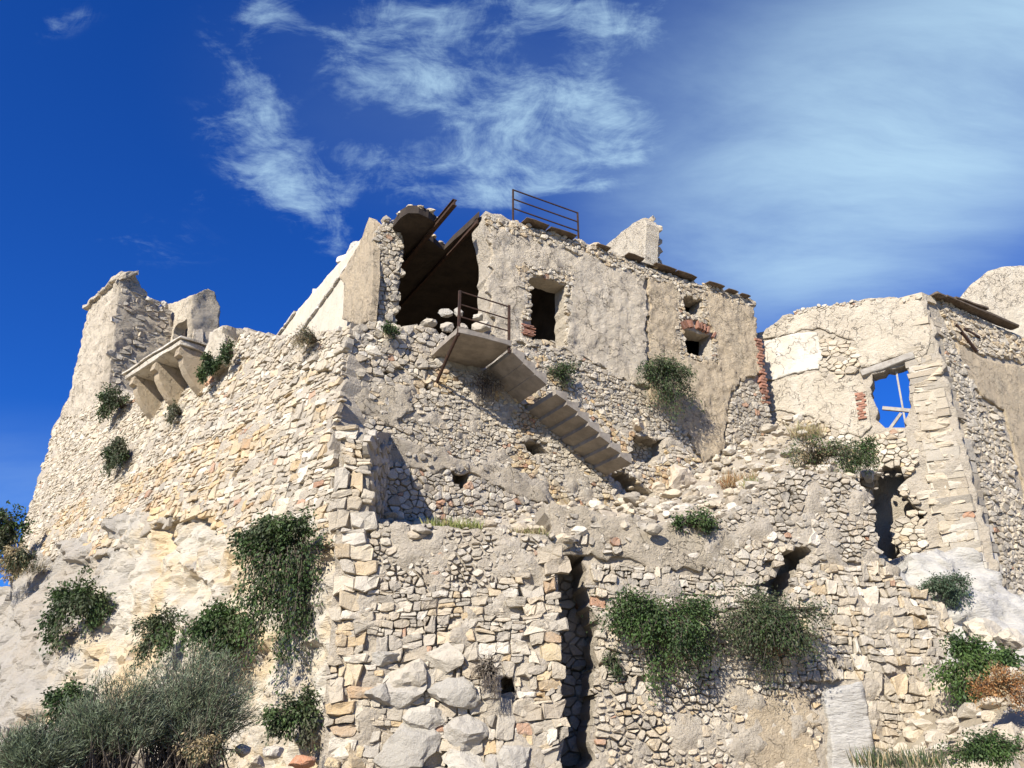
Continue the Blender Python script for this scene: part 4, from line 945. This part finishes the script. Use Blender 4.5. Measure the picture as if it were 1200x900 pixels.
# dressed corner stones, one per course
zc = RL.hit(1190, 745)[1]; k = 0; r_ = random.Random(3); eL = -RL.d[0]; oL = -RL.n[0]
while zc < 14.35:
    hh = r_.uniform(.20, .42); l1 = r_.uniform(.9, 1.08) if k % 2 else r_.uniform(.8, .95); l2 = r_.uniform(.72, .8) if k % 2 else r_.uniform(.78, .88); e = .02 + r_.uniform(-.02, .02); k += 1
    bis = (oL + nF).normalized(); oc = RC + bis * (e / bis.dot(oL))
    pl = [RC + eL * l1 + oL * e, oc, RC + dF * l2 + nF * e, RC + dF * l2 - nF * .25, RC - bis * .3, RC + eL * l1 - oL * .25]
    V = []
    for zz_ in (zc, zc + hh - .012):
        for i_, q in enumerate(pl): V.append(Vector((q.x + r_.gauss(0, .022), q.y + r_.gauss(0, .022), zz_ + r_.gauss(0, .014))))
    if r_.random() < .22: zc += hh; continue
    n = 6; mesh_obj('quoin', V, [(5, 4, 3, 2, 1, 0), (6, 7, 8, 9, 10, 11)] + [(i, (i + 1) % n, (i + 1) % n + n, i + n) for i in range(n)], M['stone'], rb, np.array(r_.choice(CREAM[2:4] + GREY)) * r_.uniform(.8, 1.05))
    zc += hh
# brick patch left of the window
L = []
for r in range(11):
    for c in range(2):
        f = r / 10; u, z = RL.hit(1008 + 4 * f, 462 + 28 * f); L.append((RL.pos(u + .14 * c + (.06 if r % 2 else 0) - .1, z, .045), RL.d[0], -RL.n[0], UP, (.14, .12, .075), 600 + r * 2 + c))
bricks(rf, L)
wf = empty('window_frame', RL.at(1045, 470), 'weathered timber lintel and sticks left in the open window on the right', 'window frame')
a, b = RL.at(1009, 438, .0), RL.at(1072, 416, .0); d = (b - a).normalized()
rough_block('lintel', (a + b) / 2 - (-RL.n[0]) * .22, d, -RL.n[0], d.cross(-RL.n[0]) * -1, ((b - a).length, .62, .27), 'wood', wf, 4, .03)
for (p, q, w) in (((1049, 430), (1061, 498), .06), ((1033, 475), (1066, 478), .12), ((1039, 503), (1055, 481), .09)):
    V, F = bar_geo(RL.at(*p, -.3), RL.at(*q, -.3), w, w, up=-RL.n[0]); mesh_obj('stick', V, F, M['wood'], wf)
# right hand face
RRP = [(1084, 346), (1100, 349), (1125, 362), (1160, 378), (1210, 398), (1290, 430), (1420, 480), (1420, 900), (1200, 900), (1190, 760), (1182, 705), (1152, 600), (1130, 520), (1106, 430)]
rg = sheet('side_face', RR, RRP, M['mortar'], rb, off=-.06, amp=.05, res=.22, rag=.04, thick=.6, seed=85)
stones('rg', RR, [(1100, 350), (1160, 380), (1205, 400), (1205, 425), (1150, 415), (1115, 395)], h=.13, asp=1.7, pal=CREAM + WARM, prot=(.0, .08), seed=56, jit=.4)
stones('rg', RR, [(1098, 372), (1118, 400), (1150, 470), (1170, 560), (1200, 690), (1205, 745), (1190, 740), (1160, 600), (1130, 500), (1108, 420)], h=.15, asp=1.5, pal=GREY, prot=(.0, .08), seed=59, jit=.4)
stones('rg', RR, [(1150, 470), (1170, 480), (1186, 540), (1205, 620), (1205, 740), (1180, 640), (1160, 545)], h=.17, asp=1.6, pal=CREAM, prot=(.0, .09), seed=57, jit=.4)
flush('rg', rg, minpx=7)
sheet('plaster', RR, [(1118, 400), (1150, 420), (1210, 432), (1290, 452), (1420, 498), (1420, 700), (1230, 690), (1215, 640), (1192, 540), (1176, 480), (1150, 465), (1130, 440)], M['plaster_ochre'], rb, off=.03, amp=.04, res=.14, rag=.1, thick=.1, seed=86)
for (x0, y0, x1, y1, w) in ((1100, 350, 1186, 385, .11), (1112, 352, 1150, 366, .1), (1090, 346, 1100, 351, .12)):
    a, b = RR.at(x0, y0, .12), RR.at(x1, y1, .12); d = (b - a).normalized(); rough_block('roof_timber', (a + b) / 2, d, nF, d.cross(nF) * -1, ((b - a).length, .4, w), 'dark_wood', rb, 4, .05)
V, F = bar_geo(RR.at(1118, 381, .06), RR.at(1143, 413, .06), .09, .1); mesh_obj('wall_tie', V, F, M['rust'], rb)
V, F = bar_geo(RR.at(1128, 386, .05), RR.at(1146, 396, .05), .08, .08); mesh_obj('wall_tie', V, F, M['rust'], rb)
# cavity behind the breach
sheet('rubble_fill', RL, [(900, 540), (1000, 528), (1110, 528), (1125, 740), (900, 740)], M['mortar'], rb, off=-1.3, amp=.3, res=.3, thick=.3, seed=87)
# rounded gable further back
gb = empty('rounded_gable', at(1190, 390, 31), 'pale rounded gable wall rising behind the right building', 'wall')
GBW = W2(V2(18, 32), V2(30, 31))
sheet('gable_wall', GBW, [(1110, 372), (1122, 352), (1140, 332), (1158, 318), (1178, 312), (1230, 311), (1290, 330), (1290, 520), (1110, 520)], M['plaster_pale'], gb, off=0, amp=.05, res=.2, rag=.06, thick=.8, seed=88)

# rock at the foot of the right building
RK = W2(V2(8.2, 20.5), V2(20, 22.5), batter=.55, z0=3)
o = sheet('rock_outcrop', RK, [(1040, 690), (1058, 672), (1075, 650), (1110, 640), (1150, 652), (1185, 690), (1230, 700), (1300, 720), (1300, 960), (1040, 960), (1050, 760)], M['rock_grey2'] if 'rock_grey2' in M else M['rock_pale'], None, off=0, amp=.28, res=.13, rag=.2, thick=2.0, sc=.9, seed=91, rocky=.16)
tag(o, 'grey and white rock outcrop under the right building', kind='structure')

# loose stones: right bank, below the outcrop, left foot, terrace
def lump_stuff(name, pts, label):
    V, F, C = [], [], []; r_ = random.Random(len(pts))
    for k, (c, s, col) in enumerate(pts):
        v, f = rock_geo(c, (s * r_.uniform(.8, 1.4), s, s * r_.uniform(.5, .9)), k * 7 + 1, 1 if s < .12 else 2, cuts=7); b = len(V); V += v; F += [tuple(i + b for i in g) for g in f]; C += [col] * len(v)
    o = mesh_obj(name, V, F, M['stone'], None, np.array(C)); tag(o, label, kind='stuff'); return o
r_ = random.Random(77); pts = []
for k in range(900):
    x = r_.uniform(5.5, 13); y = r_.uniform(13.0, 19.5); s = min(.4, .06 + r_.expovariate(12)); pts.append((Vector((x, y, ground_z(x, y) + .22 * fr((x, y, 0), .6, 5) + s * .2)), s, r_.choice(CREAM)))
lump_stuff('scree', pts, 'loose pale stones strewn over the bank at lower right')
pts = []
for k in range(700):
    x = r_.uniform(-10, -3.2); y = r_.uniform(12.6, 17.5); s = min(.22, .05 + r_.expovariate(18)); pts.append((Vector((x, y, ground_z(x, y) + .22 * fr((x, y, 0), .6, 5) + s * .2)), s, r_.choice(GREY)))
lump_stuff('scree', pts, 'loose grey stones under the bushes at lower left')
big = [(1128, 762, 22, 14, 17.5, 'large white stone beside the green creeper at right'), (1152, 742, 24, 14, 19, 'largest pale stone below the grey outcrop'), (1160, 775, 16, 9, 17.5, 'flat pale stone above the rusty dry plant'), (1185, 752, 22, 16, 18.5, 'pale stone at the right edge below the outcrop'), (1110, 850, 14, 9, 14.5, 'white stone left of the rusty dry plant'), (1150, 858, 20, 12, 14.2, 'white stone under the rusty dry plant'), (1182, 862, 20, 16, 14.0, 'grey stone at the lower right edge'), (1100, 878, 16, 9, 13.6, 'low white stone above the bottom grass at right'), (1188, 792, 20, 9, 16, 'flat grey slab at the right edge beside the creeper'),
       (355, 893, 17, 9, 13.2, 'reddish stone at the foot of the left rock'), (320, 880, 12, 9, 13.5, 'pale stone at the foot of the left rock'), (300, 893, 12, 8, 13.2, 'grey stone under the feathery bush'), (285, 880, 10, 7, 13.6, 'small stone under the feathery bush')]
for k, (px, py, rx, ry, Y, lab) in enumerate(big):
    c = at(px, py, Y); m = depth(c) / FPX
    boulder('fallen_stone', c, (rx * m * 1.15, rx * m, ry * m * 1.2), 1000 + k, (.46, .22, .12) if 'reddish' in lab else r_.choice(CREAM[:2] + GREY[3:5]), lab, 'stone', 'fallen stones at the foot of the ruin', n=3)
pts = []
T_ = bpy.data.objects['terrace_ground']; tv = [T_.location + v.co for v in T_.data.vertices]
for k in range(2600):
    c = r_.choice(tv) + Vector((r_.gauss(0, .2), r_.gauss(0, .2), 0)); s = min(.26, .05 + r_.expovariate(16)); pts.append((c + UP * s * .0, s, r_.choice(GREY + CREAM)))
lump_stuff('scree', pts, 'loose stones strewn over the terrace above the lower wall')
# ------------------------------------------------------------------ vegetation
DARK = [(.045, .078, .024), (.058, .095, .028), (.038, .066, .024), (.070, .108, .034), (.075, .095, .038)]
OLIVE = [(.075, .090, .045), (.060, .078, .040), (.090, .100, .055), (.10, .10, .06)]
SAGE = [(.155, .19, .115), (.125, .16, .09), (.20, .23, .15), (.10, .13, .07), (.19, .195, .125)]
FRESH = [(.065, .115, .028), (.085, .135, .035), (.055, .10, .028), (.10, .14, .05)]
DRY = [(.34, .26, .14), (.42, .34, .20), (.28, .20, .11), (.36, .30, .18)]
TWIG = [(.25, .21, .16), (.32, .28, .23), (.20, .165, .125)]
RUST = [(.30, .14, .05), (.36, .18, .07), (.24, .11, .045), (.38, .24, .11)]
def leaf(V, F, C, p, d, L, w, col, rng):
    d = d.normalized(); s = d.cross(Vector((rng.gauss(0, 1), rng.gauss(0, 1), rng.gauss(0, 1)))).normalized(); b = len(V)
    V += [p, p + d * L * .45 + s * w * .5, p + d * L, p + d * L * .45 - s * w * .5]; F.append((b, b + 1, b + 2, b + 3)); k = rng.uniform(.7, 1.3); C += [tuple(v * k for v in col)] * 4
def finish(o, V, F, C, SV, SF, nm='foliage'):
    if V: mesh_obj(nm, V, F, M['leaf'], o, np.array(C))
    if SV: mesh_obj('stem', SV, SF, M['bark'], o)
def shrub(name, label, root, out, size, n, pal, seed, cat='shrub', group='shrubs growing on the ruin', droop=1.0, lift=.5, ls=(.10, .045), strands=70, spread=1.0, pal2=None, bare=0.12):
    """strands leave the root, spread sideways and hang; leaves sit along them. size = half width, drop below root, rise above root (m)"""
    rng = random.Random(seed); o = empty(name, root, label, cat, group); V, F, C, SV, SF = [], [], [], [], []
    side = out.cross(UP).normalized(); hw, dn, upz = (q * 1.05 for q in size)
    n = int(n * 2.0); ls = (ls[0] * .68, ls[1] * .68); strands = int(strands * 1.25)
    per = max(3, n // strands)
    lobes = []
    NL = max(6, min(15, int(7 + hw * 7)))
    for q_ in range(NL):
        ang = 2.39996 * q_ + rng.gauss(0, .3); lobes.append((ang, math.sqrt((q_ + .7) / NL) * rng.uniform(.75, .98), rng.choice(pal), rng.uniform(.55, 1.25), rng.uniform(.10, .20)))
    for k in range(strands):
        lb = rng.choice(lobes); ex = hw * spread * (math.cos(lb[0]) * lb[1] + rng.gauss(0, lb[4])); vz = math.sin(lb[0]) * lb[1] + rng.gauss(0, lb[4])
        if rng.random() < .06: ex *= 1.25; vz *= 1.25
        ez = (upz if vz > 0 else dn) * vz; rad = min(1, lb[1])
        eo = (hw * .75 + .1) * (math.sqrt(max(.05, 1 - rad * rad * .8)) * .8 + .1) * lb[3] * rng.uniform(.7, 1.05) + .06
        p0 = root + side * rng.gauss(0, hw * .15) + out * .02; p3 = root + side * ex + UP * ez + out * eo
        p1 = p0 + (out * eo * .7 + side * ex * .35 + UP * (max(ez, 0) * .7 + lift * upz * .8)); p2 = p0 + out * eo * 1.1 + side * ex * .85 + UP * (ez * .45 + lift * upz * .5 * (1 if ez < 0 else .6))
        pts = []
        for i in range(7):
            tt = i / 6; pts.append(p0 * (1 - tt) ** 3 + p1 * 3 * tt * (1 - tt) ** 2 + p2 * 3 * tt * tt * (1 - tt) + p3 * tt ** 3)
        v, g = tube_geo(pts, [.013 * (1 - .7 * i / 6) for i in range(7)], 3); b = len(SV); SV += v; SF += [tuple(i + b for i in q) for q in g]
        if rng.random() < bare: continue
        P = pal2 if (pal2 and rng.random() < .25) else pal; cc = lb[2] if P is pal else rng.choice(P)
        for q in range(per):
            tt = (1.04 - abs(rng.gauss(0, .27))) * 6; tt = max(.8, tt); i = min(5, int(tt)); ft = tt - i; p = pts[i] * (1 - ft) + pts[i + 1] * ft; d = (pts[i + 1] - pts[i]).normalized()
            p = p + Vector((rng.gauss(0, 1), rng.gauss(0, 1), rng.gauss(0, 1))) * (.03 + .06 * hw)
            dd = d * .6 + Vector((rng.gauss(0, .6), rng.gauss(0, .6), rng.gauss(0, .6) - .5 * droop)) + out * .25
            k_ = rng.uniform(.6, 1.3); leaf(V, F, C, p, dd, ls[0] * k_, ls[1] * k_, cc if rng.random() < .7 else rng.choice(P), rng)
    finish(o, V, F, C, SV, SF); return o
def px_shrub(label, wall, px, py, w, h, n, pal, seed, drop=.65, off=0.0, **kw):
    """shrub on a wall; px,py = centre of its outline in the photograph, w,h = its outline"""
    ry = py - h / 2 + h * (1 - drop); c = wall.at(px, ry, off) if isinstance(wall, Wall) else wall; m = depth(c) / FPX
    out = wall.out(px, ry) if isinstance(wall, Wall) else Vector((0, -1, 0))
    return shrub(kw.pop('name', 'shrub'), label, c, out, (w * m / 2, h * m * drop / .95, h * m * (1 - drop) / .95), n, pal, seed, **kw)
px_shrub('dark round bush under the left end of the stone balcony', BW, 146, 478, 52, 42, 1500, DARK + OLIVE, 1, drop=.5, ls=(.16, .08))
px_shrub('tiny bush on the bastion below the balcony corbels', BW, 213, 487, 24, 28, 500, OLIVE, 2, drop=.5, ls=(.12, .06))
px_shrub('olive bush on the upper left of the bastion wall', BW, 150, 538, 48, 40, 1400, OLIVE + DARK[:2], 3, drop=.5, ls=(.15, .07))
px_shrub('dark leafy bush right of the stone balcony', BW, 262, 438, 32, 34, 900, DARK, 4, drop=.5, off=.25, ls=(.14, .08))
px_shrub('dark bush beside the plastered pier on the bastion top', BW, 281, 420, 20, 26, 500, DARK + OLIVE, 5, drop=.4, off=.25, ls=(.12, .07))
def rk(px, py, e=.0):
    u, z = rk_uv(px, py, e); return BW.pos(u, z, rockbulge(u, z) + e)
nBv = nB.normalized()
def rk_shrub(label, px, py, w, h, n, pal, seed, drop=.65, e=.1, **kw):
    c = rk(px, py - h / 2 + h * (1 - drop), e); m = depth(c) / FPX
    return shrub(kw.pop('name', 'shrub'), label, c, (nBv + Vector((.55, -.3, 0))).normalized(), (w * m / 2, h * m * drop / .95, h * m * (1 - drop) / .95), n, pal, seed, **kw)
rk_shrub('largest dark green shrub hanging down the rock beside the front pier', 340, 698, 102, 168, 9000, DARK + DARK + FRESH[:1], 6, drop=.8, strands=190, ls=(.12, .055), pal2=OLIVE, lift=.8, e=.15)
rk_shrub('dark green shrub hanging lower left of the largest one', 268, 752, 88, 78, 3600, DARK + FRESH[:1], 7, drop=.65, strands=110, ls=(.12, .055))
rk_shrub('small olive shrub between the rock and the hanging shrubs', 198, 748, 60, 62, 1800, DARK + OLIVE, 8, drop=.6, ls=(.13, .055))
rk_shrub('dark shrub alone on the pale rock at left', 100, 726, 78, 84, 2600, DARK + OLIVE[:2], 9, drop=.6, ls=(.16, .075), strands=100)
rk_shrub('dark bush right of the feathery bush by the pier foot', 352, 848, 62, 66, 2200, DARK + OLIVE, 10, drop=.55, ls=(.11, .05))
px_shrub('dark drooping shrub on the house facade above the stairs end', FW, 766, 466, 78, 78, 3600, DARK + OLIVE[:2], 11, drop=.75, strands=130, ls=(.13, .045), lift=.7, pal2=OLIVE)
px_shrub('dense dark shrub on the lower wall beside the slot', LB, 772, 742, 122, 104, 6800, DARK + DARK + FRESH[:1], 12, drop=.55, strands=190, ls=(.085, .05), pal2=DARK)
px_shrub('twiggy dark shrub on the lower wall below the breach', LB, 888, 742, 126, 86, 5600, DARK + OLIVE, 13, drop=.55, strands=190, ls=(.085, .04), bare=.08, pal2=OLIVE)
px_shrub('small green shrub on the terrace edge above the plaster patch', LB, 812, 611, 52, 26, 900, DARK + FRESH, 14, drop=.4, off=-.15, ls=(.09, .045))
px_shrub('grey green cushion shrub at the foot of the right building', RK, 1094, 698, 58, 42, 2200, [(.07, .105, .06), (.085, .12, .07), (.06, .09, .05)], 15, drop=.6, ls=(.10, .04), off=.1)
def free_shrub(label, px, py, Y, w, h, n, pal, seed, drop=.5, **kw):
    c = at(px, py - h / 2 + h * (1 - drop), Y); m = depth(c) / FPX
    return shrub(kw.pop('name', 'shrub'), label, c, Vector((0, -1, .25)).normalized(), (w * m / 2, h * m * drop / .95, h * m * (1 - drop) / .95), n, pal, seed, **kw)
free_shrub('bright green patch of plants on the terrace rubble', 950, 545, 19.6, 80, 34, 1500, FRESH + OLIVE, 16, ls=(.10, .04), pal2=DRY)
free_shrub('dark green bush on the terrace beside the tall breach', 1002, 546, 20.2, 56, 40, 1700, DARK + FRESH[:1], 17, ls=(.10, .045))
free_shrub('green creeper covering the bank at the lower wall end', 1140, 806, 16.0, 92, 92, 5200, FRESH[:3] + DARK[:2], 18, drop=.6, strands=150, ls=(.11, .05))
free_shrub('rust brown dry plant on the lower right bank', 1165, 816, 14.2, 72, 46, 2600, RUST, 19, ls=(.07, .025), droop=.0, pal2=DRY)
free_shrub('green bush at the bottom right corner', 1140, 890, 12.6, 80, 40, 2200, DARK + FRESH, 20, ls=(.07, .03))
free_shrub('dark shrub on the far slope at the left edge', 8, 632, 30, 62, 70, 2400, DARK + OLIVE, 21, ls=(.22, .10))
free_shrub('pale dry bush on the far slope at the left edge', 28, 662, 28, 38, 34, 1000, OLIVE + DRY[:2], 22, ls=(.2, .07))
px_shrub('brown dry bush hanging under the stairs', UW, 566, 460, 48, 44, 900, DRY[2:3] + TWIG + TWIG, 23, drop=.6, ls=(.12, .02), bare=.5, strands=90)
px_shrub('dead twiggy bush between the blocks of the front wall', AW, 572, 796, 44, 56, 500, TWIG, 24, drop=.55, ls=(.1, .014), bare=.6, strands=110, off=.15)
px_shrub('small dark plant beside the broken upper steps', UW, 652, 440, 46, 26, 800, DARK + OLIVE, 25, drop=.5, ls=(.10, .04), off=-.1)
px_shrub('little green plant in the rubble left of the landing', UW, 452, 391, 22, 14, 350, FRESH + DARK, 26, drop=.4, ls=(.10, .05), off=.1)
px_shrub('pale dry tuft on the bastion rim', BW, 372, 402, 50, 24, 600, DRY + OLIVE, 27, drop=.4, ls=(.14, .02), off=.1, cat='plant', name='dry_plant')
px_shrub('small dark plant in the slot edge of the front wall', LB, 716, 780, 22, 30, 400, DARK + OLIVE, 28, drop=.6, ls=(.08, .03))
# feathery grey green bushes
def feather(label, px, py, Y, w, h, n, pal, seed, group='feathery bushes at the foot of the rock'):
    rng = random.Random(seed); root = at(px, py + h / 2, Y); m = depth(root) / FPX; o = empty('feathery_bush', root, label, 'shrub', group); V, F, C, SV, SF = [], [], [], [], []
    hw, hh = w * m / 2, h * m
    for k in range(n):
        a = rng.uniform(-math.pi, math.pi); sp = math.sqrt(rng.random()); top = hh * math.sqrt(max(.05, 1 - .75 * sp * sp)) * rng.uniform(.5, 1.05)
        p0 = root + Vector((rng.gauss(0, .25 * hw), rng.gauss(0, .2 * hw), -.2)); e = root + Vector((hw * sp * math.cos(a), hw * .6 * sp * math.sin(a), top)); c1 = p0 * .5 + e * .5 + Vector((0, 0, hh * .12))
        pts = [p0 * (1 - q) ** 2 + c1 * 2 * q * (1 - q) + e * q * q for q in (0, .25, .5, .75, 1)]
        v, g = tube_geo(pts, [.014, .011, .008, .006, .003], 3); b = len(SV); SV += v; SF += [tuple(i + b for i in q) for q in g]
        col = rng.choice(pal)
        for q in range(75):
            tt = rng.uniform(.35, 1.0) ** .8 * 4; i = min(3, int(tt)); f = tt - i; p = pts[i] * (1 - f) + pts[i + 1] * f; d = (pts[i + 1] - pts[i]).normalized()
            leaf(V, F, C, p + Vector((rng.gauss(0, .05), rng.gauss(0, .05), rng.gauss(0, .05))), d + Vector((rng.gauss(0, .8), rng.gauss(0, .8), rng.gauss(0, .6) + .2)), rng.uniform(.05, .14), .010, col, rng)
    finish(o, V, F, C, SV, SF)
feather('largest grey green feathery bush at the foot of the rock', 215, 828, 13.2, 170, 138, 300, SAGE, 31)
feather('grey green feathery bush left of the largest one', 120, 845, 12.6, 140, 108, 230, SAGE + OLIVE[:1], 32)
feather('low feathery bush in the bottom left corner', 35, 880, 12.0, 110, 62, 160, SAGE[:3] + OLIVE[:2], 33)
free_shrub('small dark bush behind the feathery bushes', 90, 836, 14.5, 60, 54, 1500, DARK, 34, ls=(.10, .045))
free_shrub('yellow green low plant among the stones under the rock', 250, 885, 12.8, 60, 28, 900, OLIVE + DRY[:1], 35, ls=(.08, .03))
# grass tufts
def grass(label, centre, hw, hd, h, n, pal, seed):
    rng = random.Random(seed); o = empty('grass_tuft', centre, label, 'grass', 'grass tufts on ledges'); V, F, C = [], [], []
    for k in range(n):
        p = centre + Vector((rng.uniform(-hw, hw), rng.uniform(-hd, hd), -.05)); d = Vector((rng.gauss(0, .35), rng.gauss(0, .35), 1)); leaf(V, F, C, p, d, h * rng.uniform(.5, 1.2), .016, rng.choice(pal), rng)
    finish(o, V, F, C, [], [], 'blades')
grass('yellow green grass on the niche ledge', AW.at(530, 616, -.25), .55, .15, .28, 500, [(.22, .23, .07), (.28, .26, .10), (.16, .2, .05)], 41)
grass('dry grass on the ledge at the right end of the niche', AW.at(618, 624, -.2), .4, .12, .2, 320, DRY + [(.22, .23, .07)], 42)
grass('pale yellow grass at the foot of the house end', at(945, 512, 24.5), .5, .3, .55, 500, DRY + [(.26, .27, .10)], 43)
grass('reddish dry grass on the slope below the house end', at(884, 572, 22.0), .9, .5, .5, 900, DRY + RUST, 44)
grass('yellow green grass along the terrace slope', at(905, 572, 19.5), .7, .4, .35, 600, [(.20, .24, .07), (.16, .2, .06)] + DRY[:2], 45)
grass('green grass clump at the bottom right', at(1055, 897, 12.2), .55, .3, .3, 500, OLIVE + DRY[:2] + FRESH[:1], 46)
grass('dry grass on the far slope below the left shrub', at(15, 672, 28), 1.1, .5, .6, 500, DRY + OLIVE, 47)
